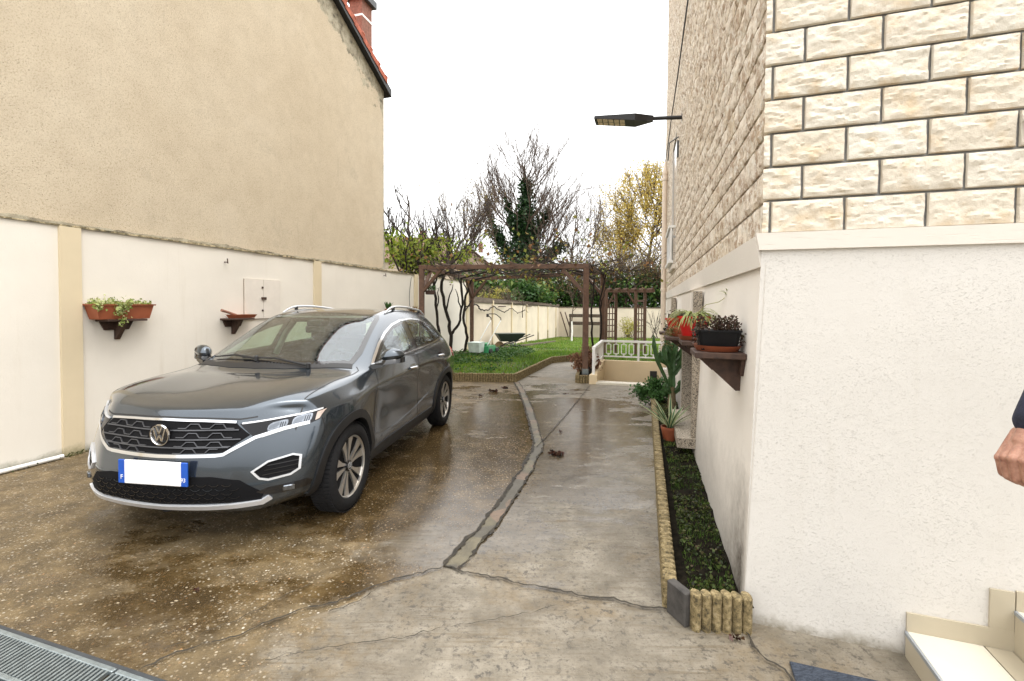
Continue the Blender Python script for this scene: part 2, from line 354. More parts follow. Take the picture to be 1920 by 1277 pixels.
MT['tile_roof'] = simple('orange_roof_tile', (.40, .105, .055), .75, var=.35, vs=9, bump=.3)
MT['brick'] = simple('red_brick', (.22, .10, .07), .9, var=.3, vs=20, bump=.5)
MT['zinc'] = simple('dark_zinc', (.06, .065, .07), .55, vs=6)
MT['dark_wood'] = simple('dark_stained_wood', (.055, .028, .018), .7, var=.4, vs=20, bump=.4, bs=40)
MT['brown_wood'] = simple('brown_stained_timber', (.122, .066, .042), .65, var=.25, vs=12, bump=.3, bs=50)
MT['grey_wood'] = simple('weathered_grey_timber', (.13, .10, .075), .85, var=.4, vs=14, bump=.4)
MT['white_paint'] = simple('white_enamel', (.78, .77, .74), .4, var=.04)
MT['offwhite'] = simple('off_white_panel', (.70, .64, .56), .55, var=.04)
MT['black'] = simple('black_plastic', (.012, .012, .013), .5, var=.2)
MT['crack'] = simple('dark_mud', (.028, .022, .014), .8, var=.5, vs=30)
MT['soil'] = simple('dark_soil', (.011, .009, .006), .95, var=.6, vs=25, bump=1, bs=60, spec=.05)
def _edging():
    m = M('yellow_concrete_edging'); n, f = m.noise(34, 6, .78), m.noise(150, 3)
    m.set(color=m.ramp(n, (.36, (.035, .028, .014)), (.47, (.15, .112, .05)), (.58, (.27, .205, .10)), (.72, (.40, .35, .24))), rough=.9, normal=m.bump(f, .6, .006)); return m.m
MT['edging'] = _edging()
def _strip():
    m = M('patched_mortar_strip'); n = m.noise(6, 5, .7); v = nd(m.nt, 'ShaderNodeSeparateColor', {0: m.vor(5, out='Color')}).outputs[0]
    m.set(color=m.mix(m.ramp(n, (.35, .8), (.6, 0)), m.ramp(v, (0, (.105, .095, .075)), (.35, (.20, .14, .10)), (.6, (.15, .13, .085)), (1, (.17, .155, .13)), interp='CONSTANT'), (.075, .066, .048)), rough=.6, normal=m.bump(m.noise(70, 5, .7), .7, .01)); return m.m
MT['strip'] = _strip()
MT['tile'] = simple('cream_floor_tile', (.62, .57, .47), .42, var=.04, vs=5)
MT['tile_dark'] = simple('beige_riser_tile', (.44, .385, .285), .45, var=.05, vs=5)
MT['grout'] = simple('grey_grout', (.16, .16, .16), .9)
MT['stair_wall'] = mat_stucco('ochre_stained_wall', (.68, .55, .36), .2, (30, 30, 8), .12, (.34, .21, .09)).m
MT['pipe'] = simple('beige_plastic_pipe', (.66, .55, .44), .5, var=.05)
MT['terra'] = simple('terracotta_plastic', (.30, .085, .038), .5, var=.15)
MT['steel'] = simple('galvanised_steel', (.30, .345, .36), .42, .75, var=.2, vs=30)

# ------------------------------------------------------------------ ground, driveway, lawn
g = MB(); g.quad((-300, -300, -1.3), (300, -300, -1.3), (300, 400, -1.3), (-300, 400, -1.3))
structure(g.build('ground', simple('earth', (.09, .08, .05), .95, vs=.5)))
ES, ET = Vector((.275, .9615, 0)).normalized(), Vector((.9615, -.275, 0)).normalized()
def stp(s, t, z=0): return ES*s+ET*t+Vector((0, 0, z))
STRIP = [(-.36, 2.79), (-.12, 3.45), (.12, 4.35), (.315, 5.22), (.30, 6.2), (.26, 7.4), (.20, 8.5), (.10, 9.6)]
CRACK_L = [(-.39, 2.80), (-.52, 2.72), (-.67, 2.655), (-.86, 2.53), (-1.10, 2.37), (-1.33, 2.20), (-1.57, 2.04), (-1.75, 1.80), (-1.9, 1.4)]
CRACK_R = [(-.39, 2.80), (-.28, 2.73), (-.178, 2.69), (.0, 2.64), (.2, 2.585), (.42, 2.52), (.62, 2.46), (.85, 2.40)]
def seg_dist(px, py, line):
    best = np.full(px.shape, 1e9); side = np.zeros(px.shape)
    for (x0, y0), (x1, y1) in zip(line[:-1], line[1:]):
        dx, dy = x1-x0, y1-y0; L = dx*dx+dy*dy; k = np.clip(((px-x0)*dx+(py-y0)*dy)/L, 0, 1)
        qx, qy = px-x0-k*dx, py-y0-k*dy; d = np.hypot(qx, qy); c = dx*qy-dy*qx
        up = d < best-1e-9; side = np.where(up, np.sign(c), side); best = np.where(up, d, best)
    return best, side
_s = np.arange(-6, 17.01, .08); _t = np.arange(-10, 7.01, .08); SG, TG = np.meshgrid(_s, _t, indexing='ij')
X = SG*ES.x+TG*ET.x; Y = SG*ES.y+TG*ET.y
d, sd = seg_dist(X, Y, STRIP)
left_of = np.where(sd > 0, d, -d)                             # >0: car side of the strip
front = np.interp(X, [-8, -1.9, -1.57, -.39, .42, 4], [1.0, 1.4, 2.04, 2.8, 2.52, 1.6])-Y   # >0: camera side of the crack
yel = np.where(front > 0, np.clip(.62-(X+1.35)*.55-front*.0, 0, 1), np.clip(.5+left_of*3, 0, 1)*np.clip(1.25-np.exp(-((X+.55)/.75)**2-((Y-3.1)/.6)**2)*.9, 0, 1))
wet = np.clip(.10+.22*np.exp(-((X+.3)/1.6)**2-((Y-4.5)/3.0)**2)+.62*np.exp(-((Y-6.6)/2.6)**2)*np.exp(-((X-.5)/2.3)**2)+.70*np.exp(-((X+.5)/.6)**2-((Y-4.0)/1.1)**2)+.30*np.exp(-((X+2.4)/1.6)**2-((Y-3.0)/2.0)**2)+.06, 0, 1)
yel = np.where((front <= 0) & (left_of < 0), np.clip(.34*np.exp(-((Y-7.2)/2.4)**2), 0, 1), yel)
wet = np.where(front > 0, np.clip(.14-.10*X, 0, .42), wet)
Z = np.zeros_like(X); ns, ntt = X.shape
ii, jj = np.meshgrid(np.arange(ns-1), np.arange(ntt-1), indexing='ij')
hole = (_s[ii]+.04 > 9.68) & (_s[ii]+.04 < 11.6) & (_t[jj]+.04 > -.96) & (_t[jj]+.04 < .56)
k = (ii*ntt+jj)[~hole]; F = np.stack([k, k+ntt, k+ntt+1, k+1], 1)
drive = structure(np_mesh('driveway', np.stack([X, Y, Z], -1).reshape(-1, 3), F, MT['drive'], attrs={'yel': yel.ravel(), 'wet': wet.ravel()}, smooth=True))
def ribbon(line, w, z, jit=0, step=.03, rg=None, wj=0):
    """flat strip along a ground polyline with a wandering edge"""
    P = []
    for (x0, y0), (x1, y1) in zip(line[:-1], line[1:]):
        n = max(1, int(math.hypot(x1-x0, y1-y0)/step)); P += [(x0+(x1-x0)*i/n, y0+(y1-y0)*i/n) for i in range(n)]
    P.append(line[-1]); b = MB(); V = []
    for i, p in enumerate(P):
        q0, q1 = Vector(P[max(0, i-1)]), Vector(P[min(len(P)-1, i+1)]); t = (q1-q0).normalized(); nn = Vector((-t.y, t.x))
        s = mn.noise(Vector((p[0]*5, p[1]*5, 1)))*jit*1.4+mn.noise(Vector((p[0]*22, p[1]*22, 4)))*jit*.8
        ww = w*(1+wj*mn.noise(Vector((p[0]*17, p[1]*17, 9)))); e = mn.noise(Vector((p[0]*40, p[1]*40, 2)))*ww*.3
        c = Vector(p)+nn*s; V += [(*(c+nn*(ww/2+e)), z), (*(c-nn*(ww/2-e)), z)]
    b.add(V, [(2*i, 2*i+1, 2*i+3, 2*i+2) for i in range(len(P)-1)]); return b
off = lambda line, o: [(Vector(p)+Vector((-(Vector(line[min(i+1, len(line)-1)])-Vector(line[max(i-1, 0)])).normalized().y, (Vector(line[min(i+1, len(line)-1)])-Vector(line[max(i-1, 0)])).normalized().x))*o)[:] for i, p in enumerate(line)]
structure(ribbon(STRIP, .105, .008, .010, wj=.25).build('mortar_strip', MT['strip']))
for ln, w, jt, wj in ((off(STRIP, .055), .026, .014, 1.3), (off(STRIP, -.055), .015, .012, 1.6), (CRACK_L, .011, .03, 1.2), (CRACK_R, .013, .025, 1.0),
                      ([(.29, 5.2), (.75, 6.6), (1.2, 8.05), (1.55, 9.2)], .010, .004, .5), ([(-1.1, 2.05), (-.5, 2.2), (.1, 2.38), (.42, 2.5)], .004, .02, 1.2),
                      ([(1.17, 2.24), (1.16, 2.1), (1.21, 1.98), (1.22, 1.8)], .012, .03, 1.1), ([(-.72, 2.62), (-.8, 2.5), (-.95, 2.38)], .006, .03, 1.2), ([(-1.15, 2.62), (-1.28, 2.4), (-1.6, 2.1)], .004, .03, 1.2), ([(.86, 2.36), (1.0, 3.0), (1.35, 4.2), (2.3, 7.55)], .03, .004, .8)):
    ribbon(ln, w, .0135, jt, .02, wj=wj).build('crack', MT['crack'], drive)
LAWN = [(-3.24, 9.9), (.06, 9.66), (1.10, 12.89), (1.97, 13.60), (2.45, 11.95), (3.95, 11.55), (5.6, 14.2), (14, 11.8), (14, 29.6), (3.32, 32.9)]
bm = poly_grid(LAWN, .4)
for v in bm.verts: v.co.z = tz(v.co.x, v.co.y)
structure(bm_build(bm, 'lawn_soil', simple('mossy_soil', (.06, .085, .018), .95, var=.5, vs=5, bump=.6), smooth=80))

# ------------------------------------------------------------------ left boundary wall
a0, a1, a2, a3 = -7.0, YA(15.9), YA(16.0), YA(32.95)
wall = thing('boundary_wall', LWF(0, 0, 0), 'tall cream stucco boundary wall with lichened coping running past the parked car', 'wall')
def slab(F, a, b, o0, o1, z0, z1, za=None, zb=None):
    """solid on a wall frame from a to b, offsets o0..o1; the top runs za..zb"""
    za = z1 if za is None else za; zb = z1 if zb is None else zb
    return [F(a, o0, z0), F(b, o0, z0), F(b, o1, z0), F(a, o1, z0)], [F(a, o0, za), F(b, o0, zb), F(b, o1, zb), F(a, o1, za)]
b = MB(); b.hexa(*slab(LWF, a0, a1, -.05, 0, -.5, 2.40, 2.41, 2.375)); b.hexa(*slab(LWF, YA(11.0), a1, -.2, -.0505, -.5, 2.40, 2.395, 2.375)); b.build('wall_panel', MT['white_wall'], wall)
b = MB(); n = 90
for i in range(n):
    p, q = a0+(a1-a0)*i/n, a0+(a1-a0)*(i+1)/n; z = 2.41-.035*(p-a0)/(a1-a0); j = rnd.uniform(-.006, .008)
    b.hexa(*slab(LWF, p, q-.002, -.06 if p < YA(10.9) else -.23, .022+j, z, z+.020+j))
b.build('coping', MT['coping'], wall)
for y in (1.1, 4.88, 8.56, 12.25, 15.8):
    b = MB(); a = YA(y); b.hexa(*slab(LWF, a-.095, a+.095, .001, .03, -.1, 2.395)); b.build('pilaster', MT['pilaster'], wall)
lo = thing('garden_wall', LWF(a2, 0, 0), 'lower weathered concrete panel wall along the lawn beyond the pergola', 'wall')
zt = lambda a: 1.87-.42*(a-a2)/(a3-a2)
b = MB(); b.hexa(*slab(LWF, a1+.003, a3, -.14, -.02, -1.2, 1.8, zt(a1), zt(a3))); b.build('wall_panel', MT['garden_wall'], lo)
b = MB(); b.hexa(*slab(LWF, a1+.003, a3, -.17, .01, 1.7, 1.9, zt(a1)+.05, zt(a3)+.05)); b.build('coping', MT['grey_wood'], lo)
for a in np.arange(a2+2.6, a3, 2.75):
    b = MB(); b.hexa(*slab(LWF, a-.06, a+.06, -.019, .035, -1.2, zt(a)-.02)); b.build('post', MT['pilaster'], lo)
BWF = frame(LWF(a3, 0)[:2], (1, -.30), (-.30, -1))
bk = thing('back_garden_wall', BWF(0, 0, 0), 'cream wall closing the far end of the garden behind the arbour', 'wall')
b = MB(); b.hexa(*slab(BWF, -.14, 12, -.14, 0, -1.2, 1.45)); b.build('wall_panel', MT['garden_wall'], bk)
b = MB(); b.hexa(*slab(BWF, -.14, 12, -.17, .03, 1.453, 1.51)); b.build('coping', MT['grey_wood'], bk)

# ------------------------------------------------------------------ neighbour's house
nh = thing('neighbour_house', LWF(0, -4, 0), 'tan roughcast gable house with orange roof tiles rising behind the boundary wall', 'house')
ae = YA(10.86); ar = ae-4.9; ze = 6.62; sl = .526; zr = ze+4.9*sl
top = lambda a: ze+(ae-a)*sl if a > ar else zr-(ar-a)*sl
ne = ae-9.8; NA, NZ = 84, 60; V = []; E = []
for i in range(NA+1):
    a = ne+(ae-ne)*i/NA
    for j in range(NZ+1):
        z = 2.0+(top(a)-2.0)*j/NZ; V.append(LWF(a, -.06, z)); dv = (top(a)-z)*.82
        E.append(min(dv*1.3, (z-2.42)*16+.12 if z < 2.8 else 9, (ae-a)*9+.3))
F = [(i*(NZ+1)+j, (i+1)*(NZ+1)+j, (i+1)*(NZ+1)+j+1, i*(NZ+1)+j+1) for i in range(NA) for j in range(NZ)]
np_mesh('gable_wall', [v[:] for v in V], F, MT['tan'], nh, attrs={'edge': E})
b = MB()
pr = [(ne, -.5), (ae, -.5), (ae, ze), (ar, zr), (ne, top(ne))]
b.hexa([LWF(a, -.08, z-.02) for a, z in pr], [LWF(a, -8, z-.02) for a, z in pr]); b.build('wall', MT['tan'], nh)
b = MB(); b.hexa(*slab(LWF, ae-.02, ae+.05, -.5, -.075, 2.0, 3.2)); b.build('corner_patch', MT['mortar'], nh)
roof = MB(); c34, s34 = 1/math.hypot(1, sl), sl/math.hypot(1, sl); L = 5.06/c34; step = .34; nr = int(L/step)
for sgn in (1, -1):
    for i in range(nr):
        d0 = i*step-.03; d1 = d0+step+.05
        def P(dd, o, h): return LWF(ar+sgn*dd*c34, o, zr-dd*s34+h)
        roof.hexa([P(d0, .07, .07), P(d1, .07, .10), P(d1, -8.1, .10), P(d0, -8.1, .07)], [P(d0, .07, .095), P(d1, .07, .125), P(d1, -8.1, .125), P(d0, -8.1, .095)])
        roof.hexa([P(d0, .073, -.02), P(d1, .078, .01), P(d1, .045, .01), P(d0, .045, -.02)], [P(d0, .073, .10), P(d1, .083, .135), P(d1, .04, .135), P(d0, .04, .10)])
        roof.tube([P(d1-.09, .06, .125), P(d1-.005, .06, .13)], [.028, .036], 7)
roof_o = roof.build('roof', MT['tile_roof'], nh)
b = MB()
for sgn in (1, -1):
    P = lambda dd, o, h: LWF(ar+sgn*dd*c34, o, zr-dd*s34+h)
    b.hexa([P(0, .062, -.10), P(L-.02, .062, -.10), P(L-.02, -8, -.10), P(0, -8, -.10)], [P(0, .062, .066), P(L-.02, .062, .066), P(L-.02, -8, .066), P(0, -8, .066)])
b.build('verge_board', MT['black'], roof_o)
ch = MB(); ca = YA(11.08); ch.hexa(*slab(LWF, ca-.25, ca+.16, -.96, -.62, 3, 8.75)); cho = ch.build('chimney', MT['brick'], nh)
b = MB(); b.hexa(*slab(LWF, ca-.34, ca+.24, -1.05, -.53, 8.753, 8.91)); b.build('chimney_cap', MT['zinc'], cho)
b = MB(); b.hexa(*slab(LWF, ca-.257, ca+.167, -.967, -.613, 8.35, 8.40)); b.build('band', MT['white_paint'], cho)
for q in (-.1, .1):
    b = MB(); b.lathe(LWF(ca+q, -.75, 8.91), [(.09, 0), (.085, .25), (.1, .3)], 12); b.build('chimney_pot', MT['tile_roof'], cho)

# ------------------------------------------------------------------ stone house on the right
sh = thing('stone_house', HSF(0, 0, 0), 'tall house faced in split cream stone blocks above a white stucco base', 'house')
SL = 12.3                                                      # length of the side
FL = 4.2
core = MB()
cr = [HSF(.02, -.0055), HFF(FL, -.0055), HFF(FL, -9), HSF(SL, -5), HSF(SL, -.0055)]
core.hexa([p+UP*1.7 for p in cr], [p+UP*10.9 for p in cr]); core.build('wall_core', MT['mortar'], sh)
def blocks(Fr, length, z0, z1, joint0, joint1, nu, nv, amp, lim=None, skip=None):
    """courses of split-face blocks on a wall frame; returns V, F, v"""
    V, Fc, A = [], [], []; r = 0; z = z0; ch = .164; pit = .3125; mj = .0052
    while z < z1:
        j = joint0 if r % 2 == 0 else joint1; e = [0.0]+[j+pit*k for k in range(int(length/pit)+2) if 0.02 < j+pit*k < length-.03]+[length]
        for u0, u1 in zip(e[:-1], e[1:]):
            rects = [(u0, u1)]
            if skip and skip[2] < z+ch/2 < skip[3]:
                if u1 > skip[0] and u0 < skip[1]:
                    rects = [(a, b) for a, b in ((u0, skip[0]), (skip[1], u1)) if b-a > .03]
            for ua, ub in rects:
                fu = max(5, int(nu*(ub-ua)/pit)); fv = nv; n0 = len(V); rv = rnd.random(); sd = rnd.random()*50
                if lim and z > lim: fu, fv = 6, 5
                ml = mj if ua > 0 else 0; wd = ub-ua-ml-mj; hd = ch-2*mj; q0 = .0035
                us = [0, q0/wd]+[q0/wd+(1-2*q0/wd)*i/(fu-2) for i in range(1, fu-2)]+[1-q0/wd, 1]; vv = [0, q0/hd]+[q0/hd+(1-2*q0/hd)*i/(fv-2) for i in range(1, fv-2)]+[1-q0/hd, 1]
                tl = rnd.uniform(-1, 1)*.35
                for iu in range(fu+1):
                    for iv in range(fv+1):
                        u = ua+ml+wd*us[iu]; w = z+mj+hd*vv[iv]; edge = iv in (0, fv) or iu == fu or (iu == 0 and ua > 0)
                        e2 = min(us[iu]*wd if ua > 0 else 1, (1-us[iu])*wd, vv[iv]*hd, (1-vv[iv])*hd); k = min(1, .35+e2/.03)
                        q = Vector((u*7, w*9, sd)); q2 = Vector((u*13, w*30, sd)); h = .45+.5*mn.noise(q)+.5*mn.noise(q*2.3)+.75*abs(mn.noise(q2))+.5*abs(mn.noise(q2*2.1))+.3*mn.noise(q*11)+tl*(vv[iv]-.5)
                        o = -.009 if edge else amp*max(-.1, h)*k
                        V.append(Fr(u+.004*mn.noise(q*1.7+Vector((9, 0, 0)))*(0 if edge else 1), o, w)[:]); A.append(rv)
                for iu in range(fu):
                    for iv in range(fv):
                        a = n0+iu*(fv+1)+iv; Fc.append((a, a+fv+1, a+fv+2, a+1))
        z += ch; r += 1
    return V, Fc, A
V, Fc, A = blocks(HFF, FL, 1.97, 10.9, .035, .17, 36, 18, .0135, lim=4.2)
smooth_by(np_mesh('front_stone_facing', V, Fc, MT['stone'], sh, attrs={'v': A}).data, 24)
FWa, FWb, FWz0, FWz1 = YH(9.2), YH(10.6), 2.44, 5.15           # french window on the side
V, Fc, A = blocks(HSF, SL, 1.97, 10.9, .13, .28, 14, 8, .016, skip=(FWa, FWb, FWz0, FWz1))
smooth_by(np_mesh('side_stone_facing', V, Fc, MT['stone_side'], sh, attrs={'v': A}).data, 24)
# white base: front
b = MB(); b.quad(HFF(-.06, .0, -.3), HFF(FL, 0, -.3), HFF(FL, 0, 1.892), HFF(0, 0, 1.892)); b.build('front_base_wall', MT['plaster'], sh)
BAT = lambda z: .075*(1-min(1, max(0, z/1.8)))
W1a, W1b, W2a, W2b, WZ0, WZ1 = YH(4.72), YH(5.92), YH(8.6), YH(9.7), .27, 1.62
b = MB(); es = [0, W1a, W1b, W2a, W2b, SL]; zs = [-1.5, 0, WZ0, .9, WZ1, 1.83]
for i in range(5):
    for k in range(5):
        if i in (1, 3) and k in (2, 3): continue
        b.quad(*[HSF(a-(.0 if a else .004), BAT(z), z) for a, z in ((es[i], zs[k]), (es[i+1], zs[k]), (es[i+1], zs[k+1]), (es[i], zs[k+1]))])
b.quad(HSF(SL, .075, -1.5), HSF(SL, -5, -1.5), HSF(SL, -5, 10.9), HSF(SL, 0, 10.9)); b.build('side_base_wall', MT['plaster_side'], sh)
b = MB(); b.hexa([HFF(-.012, -.01, 1.89), HFF(FL, -.01, 1.89), HFF(FL, .018, 1.89), HFF(-.012, .018, 1.89)], [HFF(-.03, -.01, 1.972), HFF(FL, -.01, 1.972), HFF(FL, .03, 1.972), HFF(-.03, .03, 1.972)])
b.hexa([HSF(.002, -.02, 1.81), HSF(SL, -.02, 1.81), HSF(SL, .022, 1.81), HSF(.002, .022, 1.81)], [HSF(.034, -.02, 1.975), HSF(SL, -.02, 1.975), HSF(SL, .045, 1.965), HSF(.034, .045, 1.965)])
b.build('base_band', MT['band'], sh)
MT['glass_dark'] = simple('dark_window_glass', (.02, .025, .03), .06, spec=.6)
for wa, wb in ((W1a, W1b), (W2a, W2b)):
    f = MB(); pz = lambda z: BAT(z)
    for a, s in ((wa, -1), (wb, 1)):
        f.hexa(*slab(HSF, min(a, a+s*.07), max(a, a+s*.07), .02, .105, WZ0-.02, WZ1+.1))
        f.hexa(*slab(HSF, min(a, a-s*.012), max(a, a-s*.012), -.20, .10, WZ0, WZ1))
    f.hexa(*slab(HSF, wa-.07, wa-.002, .02, .104, WZ1+.1002, WZ1+.14)); f.hexa(*slab(HSF, wa, wb, -.2, .1, WZ1-.012, WZ1-.001))
    fo = f.build('window', MT['granite'], sh)
    b = MB(); b.hexa([HSF(wa-.10, -.2, WZ0-.10), HSF(wb+.05, -.2, WZ0-.10), HSF(wb+.05, .24, WZ0-.10), HSF(wa-.10, .24, WZ0-.10)], [HSF(wa-.10, -.2, WZ0+.012), HSF(wb+.05, -.2, WZ0+.012), HSF(wb+.05, .24, WZ0-.004), HSF(wa-.10, .24, WZ0-.004)]); b.build('sill', MT['granite'], fo)
    b = MB(); b.hexa(*slab(HSF, wa+.013, wb-.013, -.24, -.19, WZ0+.01, WZ1-.012)); b.build('pane', MT['glass_dark'], fo)
    b = MB()
    for a in (wa+.013, (wa+wb)/2-.03, wb-.073): b.hexa(*slab(HSF, a, a+.06, -.189, -.16, WZ0+.012, WZ1-.014))
    b.build('sash', MT['white_paint'], fo)
    b = MB(); b.hexa(*slab(HSF, wa+.003, wb-.003, .02, .12, WZ1-.16, WZ1+.13)); b.build('shutter_box', MT['offwhite'], fo)
f = MB()
for a, s in ((FWa, 1), (FWb, -1)): f.hexa(*slab(HSF, min(a, a+s*.05), max(a, a+s*.05), -.18, .015, FWz0, FWz1))
f.hexa(*slab(HSF, FWa, FWb, -.18, .015, FWz1-.05, FWz1)); f.hexa(*slab(HSF, FWa-.03, FWb+.03, -.18, .07, FWz0-.08, FWz0))
fo = f.build('french_window', MT['offwhite'], sh)
b = MB(); b.hexa(*slab(HSF, FWa+.05, FWb-.05, -.019, -.005, FWz0+.002, FWz1-.052)); b.build('pane', MT['glass_dark'], fo)
b = MB()
for z in (FWz0+.03, FWz0+.72): b.hexa(*slab(HSF, FWa-.02, FWb+.02, .05, .14, z, z+.05))
for a in np.arange(FWa, FWb+.01, .13): b.hexa(*slab(HSF, a-.012, a+.012, .08, .11, FWz0+.08, FWz0+.72))
for a in (FWa-.02, FWb-.03): b.hexa(*slab(HSF, a, a+.05, .0, .049, FWz0+.72, FWz0+.77))
b.build('balcony_guard', MT['white_paint'], fo)
pp = Vector((4.07, 12.5, 0)); b = MB()
b.tube([pp+UP*z for z in (-.2, 1.9, 5.1)], .066, 14); b.lathe(pp+UP*5.1, [(.066, 0), (.075, .03), (.075, .1), (.06, .14), (.03, .34), (.02, .36)], 14)
for z in (.9, 2.05, 5.0): b.lathe(pp+UP*z, [(.066, -.04), (.078, -.035), (.078, .035), (.066, .04)], 14)
b.build('drainpipe', MT['pipe'], sh, smooth=40)
b = MB(); b.tube([HSF(a, .05, 5.93-.008*a+.02*sin(a*1.7)) for a in np.linspace(0, SL, 30)], .012, 6); b.build('cable', MT['black'], sh)
b = MB(); b.hexa(*slab(HSF, 0, SL+.1, -9, .03, 10.95, 11.1)); b.build('light_block_slab', MT['zinc'], sh)  # unseen slab added on top to keep light from leaking into the house
b = MB(); b.tube([HSF(YH(8.6), .02, 4.72), HSF(YH(8.6), .18, 4.62), HSF(YH(8.6), .2, 4.3)], .012, 6); b.box(HSF(YH(8.6), .03, 4.5), (.05, .03, .3), (HSF.d, HSF.n, UP)); b.build('wall_bracket', MT['zinc'], sh)
# small white metal plate at the right edge of the front
br = thing('awning_bracket', HFF(1.03, .02, 2.32), 'white metal wall bracket with a bolt hole on the stone front', 'bracket')
b = MB(); pl = [(0, 2.43), (.02, 2.455), (.3, 2.46), (.3, 2.33), (.03, 2.335), (.0, 2.37)]
b.hexa([HFF(.985+a, .015, z) for a, z in pl], [HFF(.985+a, .05, z) for a, z in pl]); b.build('plate', MT['white_paint'], br)
b = MB(); b.lathe(HFF(1.012, .05, 2.385), [(.012, 0), (.012, .006), (.004, .007)], 12, HFF.n); b.build('bolt', MT['zinc'], br)
# ------------------------------------------------------------------ the car (x forward from the front axle, y to its left, z up; metres)
def _paint():
    m = M('wet_grey_car_paint'); n = m.noise(900, 2)
    dr = m.vor(160); h = m.math('MULTIPLY', m.ramp(dr, (.12, 1), (.32, 0)), m.ramp(m.noise(40, 2), (.45, 0), (.6, 1)))
    m.set(color=m.ramp(n, (.4, (.046, .058, .072)), (.6, (.070, .086, .104))), metal=.72, rough=.20, coat=1, coat_rough=.05, spec=.5)
    m.nt.links.new(m.bump(h, .12, .002), m.b.inputs['Coat Normal']); return m.m
def _glass():
    m = M('wet_car_glass'); nt = m.nt
    dr = m.vor(210); h = m.math('MULTIPLY', m.ramp(dr, (.10, 1), (.34, 0)), m.ramp(m.noise(30, 2), (.42, 0), (.58, 1)))
    nr = m.bump(h, .55, .003)
    fc = nd(nt, 'ShaderNodeLayerWeight', {'Blend': .5, 'Normal': nr}).outputs['Facing']; f5 = m.math('ADD', m.math('MULTIPLY', m.math('POWER', fc, 3.6), .88), .11)
    t = nd(nt, 'ShaderNodeBsdfTransparent', {'Color': (.66, .80, .70, 1)}); gl = nd(nt, 'ShaderNodeBsdfGlossy', {'Color': (.92, .97, 1, 1), 'Roughness': .03, 'Normal': nr})
    mx = nd(nt, 'ShaderNodeMixShader', {0: f5, 1: t.outputs[0], 2: gl.outputs[0]})
    nt.links.new(mx.outputs[0], m.out.inputs[0]); return m.m
CP = dict(paint=_paint(), glass=_glass(), black=MT['black'], gloss=simple('gloss_black_trim', (.008, .008, .009), .12, coat=.5),
          chrome=simple('polished_chrome', (.72, .73, .75), .12, 1, var=.03), silver=simple('satin_silver_trim', (.66, .67, .69), .32, .45, var=.04), plens=simple('projector_lens', (.10, .12, .15), .03, .2, coat=1), hlblack=simple('headlamp_black_inside', (.008, .008, .01), .25, spec=.3), mblack=simple('matt_black_grille', (.006, .006, .007), .8, spec=.15),
          rubber=simple('tyre_rubber', (.012, .012, .013), .8, var=.2, vs=40, bump=.3, spec=.25), alloy=simple('machined_alloy', (.66, .64, .61), .28, .85, var=.05),
          dark=simple('interior_dark_cloth', (.022, .022, .024), .85, var=.3), blue=simple('plate_blue', (.01, .08, .42), .4), plate=simple('plate_white', (.80, .80, .80), .4, var=.01),
          amber=simple('lamp_reflector_silver', (.20, .215, .24), .16, 1, var=.3, vs=60), red=simple('red_lamp', (.35, .01, .01), .2), peach=simple('pale_indicator_lens', (.55, .44, .38), .15), sticker=simple('white_letters', (.8, .8, .8), .5))
CARP, CARY, CARS = (-2.155, 3.741, 0.0), .137, 1.01
